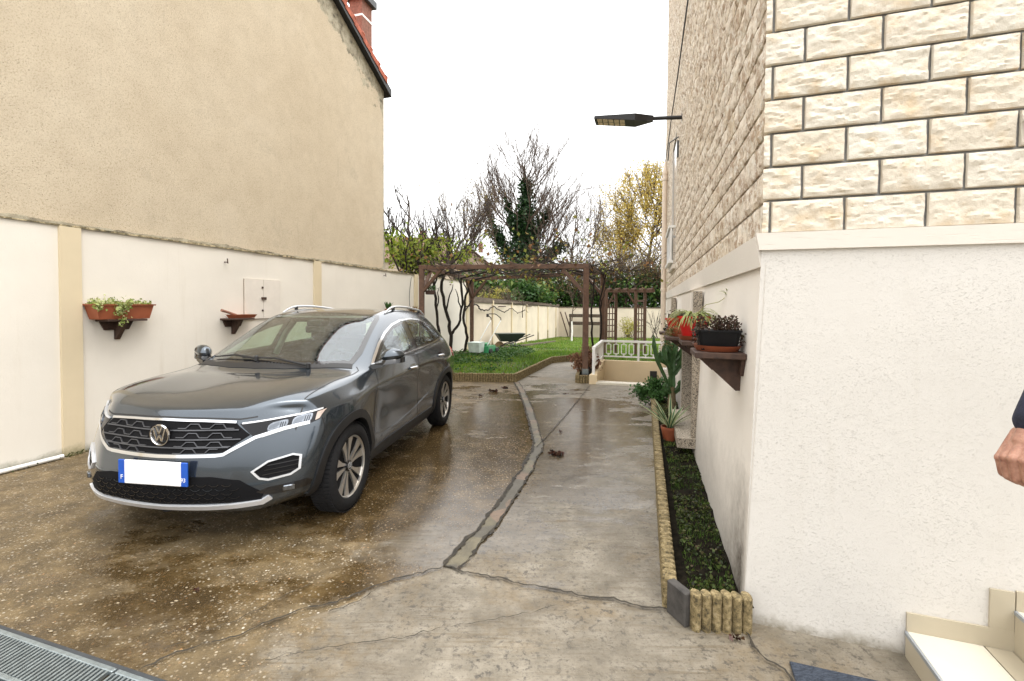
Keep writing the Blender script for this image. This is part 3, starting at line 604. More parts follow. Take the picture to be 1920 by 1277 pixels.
ST = [  # stations: rows 0 underbody .. 4 shoulder, 5 belt, 6 pillar/hood edge, 7, 8, 9 centre
 [(.58,.67,.262),(.60,.745,.335),(.56,.805,.48),(.48,.832,.66),(.42,.825,.80),(.46,.725,.882),(.61,.57,.903),(.675,.42,.905),(.72,.21,.905),(.735,0,.905)],
 [(.37,.76,.25),(.36,.85,.33),(.34,.878,.48),(.31,.890,.66),(.28,.878,.84),(.36,.79,.935),(.42,.64,.968),(.44,.47,.975),(.46,.22,.968),(.465,0,.968)],
 [(0,.80,.20),(0,.888,.32),(0,.915,.5),(0,.935,.69),(0,.918,.86),(0,.82,.978),(.02,.68,1.015),(.03,.50,1.03),(.04,.23,1.025),(.04,0,1.025)],
 [(-.40,.80,.2),(-.40,.873,.32),(-.40,.885,.5),(-.4,.885,.68),(-.4,.898,.88),(-.46,.838,1.015),(-.42,.75,1.055),(-.28,.53,1.075),(-.19,.26,1.082),(-.16,0,1.085)],
 [(-.72,.80,.2),(-.72,.866,.32),(-.72,.876,.5),(-.72,.876,.68),(-.72,.898,.89),(-.74,.855,1.045),(-.90,.695,1.29),(-.80,.49,1.325),(-.73,.25,1.34),(-.70,0,1.344)],
 [(-1.1,.80,.2),(-1.1,.864,.32),(-1.1,.874,.5),(-1.1,.876,.68),(-1.1,.90,.895),(-1.12,.862,1.06),(-1.36,.640,1.452),(-1.24,.46,1.485),(-1.17,.24,1.496),(-1.14,0,1.50)],
 [(-1.6,.80,.2),(-1.6,.864,.32),(-1.6,.874,.5),(-1.6,.878,.68),(-1.6,.902,.905),(-1.62,.862,1.08),(-1.78,.632,1.485),(-1.76,.46,1.525),(-1.75,.24,1.54),(-1.75,0,1.545)],
 [(-2.12,.80,.2),(-2.12,.868,.32),(-2.12,.884,.5),(-2.12,.89,.68),(-2.12,.908,.91),(-2.16,.855,1.10),(-2.30,.622,1.460),(-2.28,.45,1.502),(-2.27,.23,1.518),(-2.27,0,1.522)],
 [(-2.59,.80,.2),(-2.59,.888,.32),(-2.59,.918,.5),(-2.59,.938,.70),(-2.59,.928,.90),(-2.62,.83,1.125),(-2.78,.605,1.385),(-2.83,.43,1.438),(-2.85,.21,1.458),(-2.86,0,1.463)],
 [(-2.98,.79,.22),(-2.98,.87,.32),(-2.98,.885,.5),(-2.98,.897,.70),(-2.98,.892,.90),(-3.0,.80,1.08),(-3.06,.63,1.20),(-3.10,.42,1.26),(-3.12,.2,1.28),(-3.13,0,1.285)],
 [(-3.2,.70,.25),(-3.25,.78,.34),(-3.28,.81,.5),(-3.27,.82,.68),(-3.24,.81,.88),(-3.22,.75,.98),(-3.26,.58,1.01),(-3.30,.40,1.03),(-3.32,.2,1.04),(-3.33,0,1.04)]]
FF = [[(.70,.57,.258),(.755,.42,.255),(.79,.21,.252),(.80,0,.252)], [(.745,.57,.335),(.81,.42,.335),(.85,.21,.335),(.865,0,.335)], [(.76,.57,.48),(.825,.42,.48),(.868,.21,.48),(.885,0,.48)],
      [(.72,.57,.66),(.785,.42,.665),(.83,.21,.67),(.845,0,.67)], [(.66,.57,.81),(.722,.42,.82),(.768,.21,.825),(.785,0,.827)]]
RF = [[(-3.28,.58,.27),(-3.33,.40,.27),(-3.35,.2,.27),(-3.355,0,.27)], [(-3.33,.58,.36),(-3.37,.40,.36),(-3.39,.2,.36),(-3.395,0,.36)], [(-3.34,.58,.5),(-3.37,.40,.5),(-3.39,.2,.5),(-3.395,0,.5)],
      [(-3.32,.58,.68),(-3.34,.40,.68),(-3.355,.2,.68),(-3.36,0,.68)], [(-3.29,.58,.88),(-3.31,.40,.88),(-3.33,.2,.88),(-3.335,0,.88)]]
_fx = lambda p: (.36+(p[0]-.36)*.86 if p[0] > .36 else p[0], p[1], p[2])
ST = [[_fx(p) for p in r] for r in ST]; FF = [[_fx(p) for p in r] for r in FF]
def car_shell():
    vs, ids = [], {}
    def vid(p, s):
        k = (round(p[0], 4), round(p[1]*s, 4), round(p[2], 4))
        if k not in ids: ids[k] = len(vs); vs.append((p[0], p[1]*s, p[2]))
        return ids[k]
    fs = []; crease = set()
    for s in (1, -1):
        for i in range(len(ST)-1):
            for j in range(9): fs.append([vid(p, s) for p in (ST[i][j], ST[i+1][j], ST[i+1][j+1], ST[i][j+1])])
        for FX, S in ((FF, ST[0]), (RF, ST[-1])):
            rows = [[S[k]]+FX[k] for k in range(5)]+[[S[5]]+S[6:10]]
            for k in range(5):
                for c in range(4): fs.append([vid(p, s) for p in (rows[k][c], rows[k][c+1], rows[k+1][c+1], rows[k+1][c])])
        for i in range(0, 3): crease.add(frozenset((vid(ST[i][7], s), vid(ST[i+1][7], s))))
        for i in range(1, len(ST)-2): crease.add(frozenset((vid(ST[i][4], s), vid(ST[i+1][4], s))))
        for i in range(len(ST)-1): crease.add(frozenset((vid(ST[i][5], s), vid(ST[i+1][5], s))))
        S6 = ST[0][5:10]
        for c in range(4): crease.add(frozenset((vid(S6[c], s), vid(S6[c+1], s))))
    me = bpy.data.meshes.new('shell'); me.from_pydata(vs, [], fs)
    bm = bmesh.new(); bm.from_mesh(me); bmesh.ops.recalc_face_normals(bm, faces=bm.faces)
    cl = bm.edges.layers.float.new('crease_edge')
    bm.edges.ensure_lookup_table()
    for e in bm.edges:
        if frozenset((e.verts[0].index, e.verts[1].index)) in crease: e[cl] = .45
    bm.to_mesh(me); bm.free()
    o = bpy.data.objects.new('shell', me); C.objects.link(o); md = o.modifiers.new('s', 'SUBSURF'); md.levels = 1; md.render_levels = 1
    T = np.array(vs); cur = T.copy()
    for it in range(7):
        me.vertices.foreach_set('co', cur.astype(np.float32).ravel()); me.update()
        ev = o.evaluated_get(bpy.context.evaluated_depsgraph_get()); em = ev.to_mesh(); q = np.zeros(len(em.vertices)*3, np.float32); em.vertices.foreach_get('co', q); q = q.reshape(-1, 3)[:len(T)]; ev.to_mesh_clear()
        cur = cur+.9*(T-q)
    me.vertices.foreach_set('co', cur.astype(np.float32).ravel()); me.update(); md.levels = 4
    bpy.context.view_layer.update()
    ev = o.evaluated_get(bpy.context.evaluated_depsgraph_get()); out = bpy.data.meshes.new_from_object(ev)
    bpy.data.objects.remove(o); return out
SHELL = car_shell()
BV = BVHTree.FromPolygons([v.co[:] for v in SHELL.vertices], [p.vertices[:] for p in SHELL.polygons])
DIRS = {'F': (Vector((-1, 0, 0)), lambda u, v: Vector((3, u, v))), 'L': (Vector((0, -1, 0)), lambda u, v: Vector((u, 3, v))), 'R': (Vector((0, 1, 0)), lambda u, v: Vector((u, -3, v))),
        'T': (Vector((0, 0, -1)), lambda u, v: Vector((u, v, 3))), 'B': (Vector((1, 0, 0)), lambda u, v: Vector((-6, u, v)))}
def hit(pr, u, v, off=0):
    d, f = DIRS[pr]; o = f(u, v); h = BV.ray_cast(o, d)
    if h[0] is None:
        h = BV.find_nearest(o+d*(3 if pr != 'F' else 2.3)); return h[0]+h[1]*off
    n = h[1] if h[1].dot(d) < 0 else -h[1]
    return h[0]+n*off
def conform(poly, pr, step=.03, off=.002, skirt=.012):
    """a polygon laid on the body surface: projected along pr, lifted by off, with a rim going down by skirt"""
    bm = poly_grid(poly, step); bmesh.ops.triangulate(bm, faces=[f for f in bm.faces if len(f.verts) > 4])
    base = {v: (v.co.x, v.co.y) for v in bm.verts}
    for v, (a, b) in base.items(): v.co = hit(pr, a, b, off)
    if skirt:
        ed = [e for e in bm.edges if e.is_boundary]; r = bmesh.ops.extrude_edge_only(bm, edges=ed)
        for v in [g for g in r['geom'] if isinstance(g, bmesh.types.BMVert)]:
            h = BV.find_nearest(v.co); v.co = v.co-h[1]*(skirt+off)
    return bm
def band(A, Bp, pr, step=.03, off=.002, skirt=.01, closed=True, nw=1):
    """a strip between two matching polylines laid on the body"""
    n = len(A); PA, PB = [], []
    for i in range(n if closed else n-1):
        a0, a1, b0, b1 = A[i], A[(i+1) % n], Bp[i], Bp[(i+1) % n]; k = max(1, int(max(math.dist(a0, a1), math.dist(b0, b1))/step))
        for q in range(k):
            t = q/k; PA.append((a0[0]+(a1[0]-a0[0])*t, a0[1]+(a1[1]-a0[1])*t)); PB.append((b0[0]+(b1[0]-b0[0])*t, b0[1]+(b1[1]-b0[1])*t))
    if not closed: PA.append(A[-1]); PB.append(Bp[-1])
    bm = bmesh.new(); rows = []
    for w in range(nw+1):
        t = w/nw; rows.append([bm.verts.new(hit(pr, a[0]+(b[0]-a[0])*t, a[1]+(b[1]-a[1])*t, off)) for a, b in zip(PA, PB)])
    m = len(PA)
    for w in range(nw):
        for i in range(m if closed else m-1): bm.faces.new((rows[w][i], rows[w][(i+1) % m], rows[w+1][(i+1) % m], rows[w+1][i]))
    if skirt:
        ed = [e for e in bm.edges if e.is_boundary]; r = bmesh.ops.extrude_edge_only(bm, edges=ed)
        for v in [g for g in r['geom'] if isinstance(g, bmesh.types.BMVert)]:
            h = BV.find_nearest(v.co); v.co = v.co-h[1]*(skirt+off)
    return bm
def line(pts, w, pr, off=.0025, step=.03, skirt=.006):
    A, Bq = [], []; pts = [Vector(p) for p in pts]
    for i, p in enumerate(pts):
        t = (pts[min(i+1, len(pts)-1)]-pts[max(i-1, 0)]).normalized(); nn = Vector((-t.y, t.x)); A.append(p+nn*w/2); Bq.append(p-nn*w/2)
    return band(A, Bq, pr, step, off, skirt, False)
def inset(poly, d):
    n = len(poly); out = []; ar = sum(poly[i][0]*poly[(i+1) % n][1]-poly[(i+1) % n][0]*poly[i][1] for i in range(n)); sg = 1 if ar > 0 else -1
    for i in range(n):
        a, b, c = Vector(poly[i-1]), Vector(poly[i]), Vector(poly[(i+1) % n]); t0, t1 = (b-a).normalized(), (c-b).normalized()
        n0, n1 = Vector((-t0.y, t0.x))*sg, Vector((-t1.y, t1.x))*sg; k = (n0+n1); k = k/max(.35, k.length_squared/2) if k.length > 1e-6 else n0
        out.append((b+k*d/1)[:] if True else 0)
    return out
def inside(poly, x, y):
    r = False; n = len(poly)
    for i in range(n):
        (x0, y0), (x1, y1) = poly[i], poly[i-1]
        if (y0 > y) != (y1 > y) and x < (x1-x0)*(y-y0)/(y1-y0)+x0: r = not r
    return r
mir = lambda pl: [(-a, b) for a, b in pl]                      # mirror for F / B (y first)
mit = lambda pl: [(a, -b) for a, b in pl]                      # mirror for T
car = thing('parked_car', CARP, 'dark grey metallic compact SUV parked on the wet driveway', 'car')
_u = Vector((-sin(CARY), -cos(CARY), 0)); car.rotation_euler = (0, 0, math.atan2(_u.y, _u.x)); car.scale = (CARS,)*3
def cpart(bm, name, m, parent=None, smooth=40):
    me = bpy.data.meshes.new(name)
    if isinstance(bm, MB): return bm.build(name, m, parent or car, smooth, world=False)
    bmesh.ops.recalc_face_normals(bm, faces=bm.faces); bm.to_mesh(me); bm.free(); o = link_mesh(name, me, m, parent or car, world=False)
    if smooth is not None: smooth_by(me, smooth)
    return o
def merge(*bms):
    a = bmesh.new()
    for b in bms:
        me = bpy.data.meshes.new('t'); b.to_mesh(me); b.free(); a.from_mesh(me); bpy.data.meshes.remove(me)
    return a
# window outlines
DLO = [(-.53,1.045),(-.66,1.118),(-.84,1.218),(-1.05,1.308),(-1.28,1.376),(-1.55,1.416),(-1.88,1.424),(-2.18,1.402),(-2.42,1.350),(-2.60,1.285),(-2.75,1.203),(-2.69,1.152),(-2.2,1.118),(-1.6,1.094),(-1.05,1.075)]
FWIN = [(-.60,1.075),(-.68,1.117),(-.85,1.21),(-1.06,1.298),(-1.28,1.362),(-1.58,1.402),(-1.535,1.098),(-1.05,1.083)]
RWIN = [(-1.70,1.408),(-1.88,1.408),(-2.18,1.388),(-2.26,1.372),(-2.38,1.135),(-2.2,1.125),(-1.64,1.103)]
QWIN = [(-2.30,1.362),(-2.42,1.336),(-2.58,1.275),(-2.715,1.200),(-2.66,1.16),(-2.42,1.138)]
WS = [(-.175,0),(-.20,.27),(-.28,.51),(-.41,.705),(-.60,.705),(-.90,.655),(-1.18,.608),(-1.25,.575),(-1.205,.32),(-1.165,0)]
WS = WS[:-1]+[(-1.165,0)]+[(a,-b) for a,b in reversed(WS[1:-1])]
RW = [(.0,1.40),(.35,1.385),(.50,1.34),(.58,1.14),(.50,1.08),(0,1.075)]; RW = RW[:-1]+[RW[-1]]+[(-a,b) for a,b in reversed(RW[1:-1])]
WHL = [(0, .335), (-2.59, .335)]
def body_mesh():
    bm = bmesh.new(); bm.from_mesh(SHELL); kill = []
    FI, RI, QI, WI, BI = inset(FWIN, .012), inset(RWIN, .012), inset(QWIN, .008), inset(WS, .03), inset(RW, .02)
    for f in bm.faces:
        c = f.calc_center_median(); n = f.normal
        if abs(c.y) > .45 and any(math.hypot(c.x-x, c.z-z) < .385 for x, z in WHL) and c.z < .8: kill.append(f); continue
        if c.z > 1.03:
            if abs(c.y) > .5 and (inside(FI, c.x, c.z) or inside(RI, c.x, c.z) or inside(QI, c.x, c.z)): kill.append(f)
            elif c.x > -1.3 and inside(WI, c.x, c.y): kill.append(f)
            elif c.x < -2.5 and abs(c.y) < .56 and inside(BI, c.y, c.z): kill.append(f)
    bmesh.ops.delete(bm, geom=kill, context='FACES'); return bm
body = cpart(body_mesh(), 'body', CP['paint'], smooth=50)
# glass with black edges
fr = merge(band(WS, inset(WS, .045), 'T', .03, .004, .012, nw=3)); ws = cpart(conform(inset(WS, .03), 'T', .04, .003, 0), 'windscreen', CP['glass']); cpart(fr, 'black_edge', CP['gloss'], ws)
for pr, nm in (('L', 1), ('R', -1)):
    for nmx, pl in (('front_door_window', FWIN), ('rear_door_window', RWIN), ('quarter_window', QWIN)): cpart(conform(inset(pl, .002), pr, .05, .0005, 0), nmx, CP['glass'])
    cpart(merge(*[band(inset(pl, -.006), inset(pl, .022), pr, .03, .003, .02, nw=2) for pl in (FWIN, RWIN, QWIN)], conform([(-1.57,1.412),(-1.72,1.42),(-1.655,1.094),(-1.525,1.09)], pr, .04, .0015, .01), conform([(-2.25,1.385),(-2.32,1.37),(-2.44,1.13),(-2.36,1.12)], pr, .04, .0015, .01), conform([(-.52,1.05),(-.66,1.12),(-.70,1.065)], pr, .03, .0015, .006)), 'window_seal', CP['gloss'])
    cpart(merge(line(DLO[:11], .017, pr, .006, .03, .02), line([DLO[10], DLO[11]], .014, pr, .006, .03, .02), line(DLO[11:]+[DLO[0]], .014, pr, .007, .03, .02)), 'chrome_strip', CP['chrome'])
rw = cpart(conform(inset(RW, .02), 'B', .05, .002, 0), 'rear_window', CP['glass']); cpart(band(RW, inset(RW, .04), 'B', .03, .004, .012, nw=2), 'black_edge', CP['gloss'], rw)
cpart(band([(-.105,0),(-.13,.25),(-.215,.50),(-.35,.73)], [(-.19,0),(-.215,.25),(-.295,.50),(-.42,.70)], 'T', .03, .004, .01, False, 3), 'cowl_panel', CP['black'])
cpart(band([(-.105,0),(-.13,-.25),(-.215,-.50),(-.35,-.73)], [(-.19,0),(-.215,-.25),(-.295,-.50),(-.42,-.70)], 'T', .03, .004, .01, False, 3), 'cowl_panel', CP['black'])
for a, c in (((-.20,.42),(-.24,-.20)), ((-.22,-.06),(-.36,-.56))):
    b = MB(); p = hit('T', *a, .02); q = hit('T', *c, .022); mid = hit('T', (a[0]+c[0])/2, (a[1]+c[1])/2, .03); b.tube([p, mid, q], [.011, .008, .006], 6); b.lathe(p-Vector((0, 0, .02)), [(.02, 0), (.018, .035), (.008, .045)], 10); cpart(b, 'wiper', CP['black'])
# panel gaps
gaps = []
for s, pr in ((1, 'L'), (-1, 'R')):
    gaps += [line([(-.47,.33),(-.455,.6),(-.47,.80),(-.52,.93),(-.545,1.04)], .007, pr, .0012), line([(-1.60,.33),(-1.585,.6),(-1.57,.85),(-1.59,1.09)], .007, pr, .0012), line([(-2.12,.33),(-2.17,.48),(-2.30,.66),(-2.44,.82),(-2.47,.98),(-2.45,1.125)], .007, pr, .0012), line([(-.47,.335),(-1.2,.335),(-2.12,.335)], .007, pr, .0012), line([(.36,.80),(.36,.72),(.385,.66)], .006, pr, .0012)]
    gaps += [line([(.50,s*.755),(.30,s*.765),(.0,s*.765),(-.25,s*.79),(-.355,s*.785),(-.40,s*.745)], .008, 'T', .0012)]
gaps += [line([(-.56,.852),(-.47,.842),(-.25,.850),(0,.853),(.25,.850),(.47,.842),(.56,.852)], .009, 'F', .0012)]
cpart(merge(*gaps), 'panel_gap', CP['black'])
# cladding, arches, sills
def arch(pr, cx, cz, r0, r1, a0, a1):
    A = [(cx+r0*cos(R(t)), cz+r0*sin(R(t))) for t in np.linspace(a0, a1, 26)]; Bq = [(cx+r1*cos(R(t)), cz+r1*sin(R(t))) for t in np.linspace(a0, a1, 26)]
    return band(A, Bq, pr, .05, .012, .05, False, 3)
for pr in 'LR':
    for x in (0, -2.59): cpart(arch(pr, x, .335, .372, .437, -13, 193), 'wheel_arch_trim', CP['black'])
    cpart(conform([(-.40,.20),(-.385,.33),(-.62,.345),(-1.4,.345),(-2.0,.345),(-2.19,.335),(-2.18,.20)], pr, .05, .008, .03), 'sill_cladding', CP['black'])
    cpart(line([(-.62,.40),(-1.0,.42),(-1.5,.46),(-1.95,.53),(-2.12,.58)], .02, pr, .004, .04, .01), 'door_crease', CP['paint'])
    for x0, z0 in ((-1.28, .925), (-2.26, .955)):
        s = 1 if pr == 'L' else -1; b = MB(); P = [hit(pr, x0-t, z0+.004*t, .0)+Vector((0, s*(.008+.032*sin(pi*k/6)**.6), 0)) for k, t in enumerate(np.linspace(0, .20, 7))]
        b.tube(P, [.010, .014, .015, .015, .015, .014, .010], 8); cpart(b, 'door_handle', CP['chrome'])
        cpart(conform([(x0-.03,z0-.03),(x0-.17,z0-.03),(x0-.18,z0+.0),(x0-.16,z0+.035),(x0-.04,z0+.035),(x0-.02,z0)], pr, .03, .001, .004), 'handle_recess', CP['gloss'])
b = MB(); b.box((-1.35, 0, .26), (3.4, 1.45, .03)); b.box((.48, 0, .30), (.3, .9, .05)); cpart(b, 'underbody', CP['black'])
for x, z in WHL:
    for s in (1, -1):
        b = MB(); n = 20; A = [(x+.40*cos(2*pi*k/n), s*.90, z+.40*sin(2*pi*k/n)) for k in range(n)]; Bq = [(p[0], s*.55, p[2]) for p in A]
        b.add(A+Bq, [(k, (k+1) % n, n+(k+1) % n, n+k) for k in range(n)]+[tuple(range(n, 2*n))]); 
        b.v = [(p[0], min(abs(p[1]), .84)*s, max(p[2], .30)) for p in b.v]; cpart(b, 'wheel_liner', CP['black'])
# wheels
def wheel(x, s, steer=0):
    w = MB(); w.lathe((0, 0, 0), [(.05, -.06), (.225, -.05), (.232, .055), (.2, .05), (.06, .03)], 40, (0, s, 0)); w.lathe((0, 0, 0), [(.15, .0), (.15, .012), (.06, .02)], 30, (0, s, 0))
    wo = w.build('wheel', CP['mblack'], car, 35, world=False); wo.location = (x, s*.825, .335); wo.rotation_euler = (0, R(9), steer)
    t = MB(); t.lathe((0, 0, 0), [(.232, .055), (.240, .083), (.262, .094), (.295, .090), (.322, .072), (.332, .045), (.335, 0), (.332, -.06), (.322, -.09), (.29, -.11), (.235, -.08)], 56, (0, s, 0), caps=False)
    for k in range(70):
        a = 2*pi*k/70; c, sn = cos(a), sin(a); ax = (Vector((c, 0, sn)), Vector((0, 1, 0)), Vector((-sn, 0, c)))
        for yy in (-.055, 0, .055): t.box(Vector((c*.334, yy, sn*.334)), (.006, .042, .018), ax)
    t.build('tyre', CP['rubber'], wo, 35, world=False)
    r = MB(); r.lathe((0, 0, 0), [(.232, .056), (.238, .068), (.231, .074), (.222, .066), (.222, .04)], 56, (0, s, 0), caps=False)
    for k in range(5):
        a = 2*pi*k/5+pi/2
        for sg in (1, -1):
            pl = [(.040, .005*sg), (.10, .011*sg), (.17, .018*sg), (.232, .024*sg), (.233, .094*sg), (.214, .100*sg), (.155, .062*sg), (.10, .037*sg), (.04, .021*sg)]
            P = [(q*cos(a)-v*sin(a), q*sin(a)+v*cos(a), q) for q, v in pl]
            r.hexa([(p[0], s*.035, p[1]) for p in P], [(p[0], s*(.060-.014*(1-p[2]/.23)), p[1]) for p in P])
    r.build('rim', CP['alloy'], wo, 30, world=False)
    h = MB(); h.lathe((0, 0, 0), [(.0, .03), (.042, .03), (.042, .058), (.036, .062), (.0, .063)], 24, (0, s, 0)); h.build('hub_cap', CP['gloss'], wo, 30, world=False)
    e = MB()
    for q, v in (((-.018, .018), (-.006, -.016)), ((-.006, -.016), (0, .002)), ((0, .002), (.006, -.016)), ((.006, -.016), (.018, .018)), ((-.008, .022), (0, .006)), ((0, .006), (.008, .022))): e.beam((q[0], s*.0635, q[1]), (v[0], s*.0635, v[1]), .003, .0015, (0, 1, 0))
    e.lathe((0, 0, 0), [(.027, .0632), (.031, .0632), (.031, .0645), (.027, .0645)], 24, (0, s, 0), caps=False); e.build('emblem', CP['silver'], wo, None, world=False)
for x in (0, -2.59):
    for s in (1, -1): wheel(x, s)
# front end, laid on the body (y, z)
HEX = [(.0,.833),(.30,.830),(.455,.818),(.545,.745),(.41,.645),(0,.636)]; HEX = HEX[:-1]+[HEX[-1]]+mir(HEX[1:-1])[::-1]
gr = cpart(conform(HEX, 'F', .04, .002, .004), 'grille', CP['mblack'])
sl = []
for z, w in ((.775,.48),(.720,.50),(.673,.44)): sl.append(line([(-w,z+.004),(0,z),(w,z+.004)], .007, 'F', .011, .04, .01))
for z in (.802,.748,.696,.655):
    w = .48 if z > .68 else .41
    for sg in (1, -1):
        pts = []; y = .10; k = 0
        while y < w-.03: pts += [(sg*y, z-.014 if k % 2 == 0 else z+.012), (sg*(y+.05), z-.014 if k % 2 == 0 else z+.012)]; y += .075; k += 1
        sl.append(line(pts, .005, 'F', .009, .02, .008))
cpart(merge(*sl), 'grille_slats', CP['silver'] if 0 else simple('grey_grille_edge', (.09, .092, .10), .35, .5), gr)
cpart(line([(-.455,.825),(-.25,.834),(0,.838),(.25,.834),(.455,.825)], .014, 'F', .010, .03, .012), 'chrome_bar', CP['chrome'], gr)
CH = [(.0,.622),(.37,.628),(.415,.634),(.57,.727),(.70,.764),(.815,.782)]
cpart(merge(line(CH, .020, 'F', .010, .02, .015), line(mir(CH), .020, 'F', .010, .02, .015)), 'lower_chrome_bar', CP['chrome'], gr)
# emblem
E0 = hit('F', 0, .752); b = MB(); b.lathe(E0, [(0, .004), (.064, .004), (.066, .02), (.060, .024), (0, .024)], 36, (1, 0, -.05)); em = cpart(b, 'emblem', CP['gloss'], gr)
b = MB(); b.lathe(E0, [(.058, .022), (.062, .029), (.067, .029), (.070, .02)], 36, (1, 0, -.05), caps=False)
for q, v in (((-.042, .042), (-.018, -.038)), ((-.018, -.038), (0, -.002)), ((0, -.002), (.018, -.038)), ((.018, -.038), (.042, .042)), ((-.021, .053), (0, .008)), ((0, .008), (.021, .053))): b.beam(E0+Vector((.0265, q[0], q[1])), E0+Vector((.0265, v[0], v[1])), .009, .005, (1, 0, 0))
cpart(b, 'emblem_letters', CP['chrome'], em, None)
# headlights: inner tip under the hood edge, outer end wraps the wing
HL = [(.475,.815),(.62,.822),(.76,.842),(.862,.862),(.868,.845),(.858,.792),(.80,.768),(.70,.752),(.575,.718)]
for sg in (1, -1):
    P = HL if sg > 0 else mir(HL)
    hl = cpart(conform(P, 'F', .02, .003, .006), 'headlight', CP['hlblack'])
    up = [(.49,.816),(.62,.826),(.76,.839),(.855,.858)]; up = up if sg > 0 else mir(up)
    cpart(line(up, .010, 'F', .010, .02, .008), 'light_bar', CP['silver'], hl)
    lo = [(.60,.728),(.70,.757),(.80,.775)]; lo = lo if sg > 0 else mir(lo)
    cpart(line(lo, .011, 'F', .010, .02, .008), 'daytime_lamp', simple('white_lamp_strip', (.7, .7, .7), .2), hl)
    ou = [(.868,.852),(.856,.80),(.838,.79),(.838,.842)]; ou = ou if sg > 0 else mir(ou)
    cpart(conform(ou, 'F', .02, .007, .004), 'turn_signal', CP['peach'], hl)
    for y, z, w, h in ((.665,.786,.046,.026), (.775,.806,.046,.030)):
        el = lambda k: [(sg*(y+w*k*(abs(cos(a))**.6*(1 if cos(a) > 0 else -1))), z+.012*cos(a)*1+h*k*(abs(sin(a))**.6*(1 if sin(a) > 0 else -1))) for a in np.linspace(0, 2*pi, 17)[:-1]]
        lm = cpart(conform(el(1), 'F', .012, .006, .004), 'projector_lamp', CP['amber'], hl)
        cpart(conform([(q[0]-sg*w*.35, q[1]) for q in el(.52)], 'F', .012, .011, .005), 'lamp_lens', CP['plens'], lm)
        cpart(merge(*[line([(sg*(y+w*(.25+.22*i)), z-h*.6), (sg*(y+w*(.28+.22*i)), z+h*.7)], .004, 'F', .010, .02, .004) for i in range(3)]), 'lamp_ribs', CP['hlblack'], lm)
    # side intake with frame and fog lamp
    IN = [(.575,.520),(.65,.575),(.765,.600),(.805,.585),(.805,.500),(.765,.470),(.66,.455),(.615,.470)]; IP = IN if sg > 0 else mir(IN)
    it = cpart(conform(IP, 'F', .02, .003, .004), 'side_intake', CP['mblack'])
    cpart(band(inset(IP, -.002), inset(IP, .009), 'F', .02, .012, .016), 'intake_frame', CP['silver'], it)
    mesh_l = [line([(sg*(.63+.01*k), .49+.028*k), (sg*(.82-.0*k), .505+.027*k)], .004, 'F', .006, .03, .004) for k in range(3)]
    cpart(merge(*mesh_l), 'intake_mesh', CP['gloss'], it)
    FG = [(.60,.385),(.66,.355),(.83,.365),(.845,.395),(.83,.42),(.66,.41)]; FP = FG if sg > 0 else mir(FG)
    cpart(conform(FP, 'F', .02, .002, .004), 'fog_lamp_housing', CP['gloss'])
    b = MB(); p = hit('F', sg*.755, .388, .004); b.box(p, (.03, .075, .036), (Vector((.8, sg*.6, 0)), Vector((-sg*.6*sg, .8*1, 0)) if sg > 0 else Vector((.6, .8, 0)), UP), .005); cpart(b, 'fog_lamp', CP['amber'])
# lower intake, bumper strip
LI = [(0,.50),(.36,.50),(.52,.475),(.64,.375),(.62,.335),(.0,.315)]; LI = LI[:-1]+[LI[-1]]+mir(LI[1:-1])[::-1]
li = cpart(conform(LI, 'F', .04, .002, .004), 'lower_intake', CP['mblack'])
sl = []
for r, z in enumerate((.345,.372,.399,.426,.453)):
    for k in range(-7, 8):
        y = k*.075+(.0375 if r % 2 else 0)
        if abs(y) < .52-.9*max(0, z-.40): sl.append(line([(y-.03,z),(y-.012,z-.012),(y+.012,z-.012),(y+.03,z)], .004, 'F', .006, .03, .005))
cpart(merge(*sl), 'intake_mesh', CP['gloss'], li)
SS = [(-.665,.345),(-.62,.318),(-.3,.302),(0,.297),(.3,.302),(.62,.318),(.665,.345)]
cpart(line(SS, .028, 'F', .016, .03, .025), 'bumper_strip', CP['silver'])
# plate
p0 = hit('F', 0, .525, .02); b = MB(); b.box(p0+Vector((0, 0, 0)), (.012, .40, .15), bev=.003); pl = cpart(b, 'number_plate', CP['plate'])
for y in (-.222, .222):
    b = MB(); b.box(p0+Vector((0, y, 0)), (.012, .045, .15), bev=.003); cpart(b, 'plate_band', CP['blue'], pl)
def text(body, size, loc, rot, m, parent, ext=.001):
    c = bpy.data.curves.new('t', 'FONT'); c.body = body; c.size = size; c.align_x = 'CENTER'; c.align_y = 'CENTER'; c.extrude = ext; o = bpy.data.objects.new('t', c); C.objects.link(o)
    me = bpy.data.meshes.new_from_object(o.evaluated_get(bpy.context.evaluated_depsgraph_get())); bpy.data.objects.remove(o)
    e = Matrix.Translation(loc) @ rot; me.transform(e); q = link_mesh('letters', me, m, parent, world=False); return q
FR = Matrix(((0, 0, 1, 0), (1, 0, 0, 0), (0, 1, 0, 0), (0, 0, 0, 1)))
text('F', .04, p0+Vector((.007, -.217, -.035)), FR, CP['sticker'], pl); text('93', .036, p0+Vector((.007, 0.217, -.035)), FR, CP['sticker'], pl)
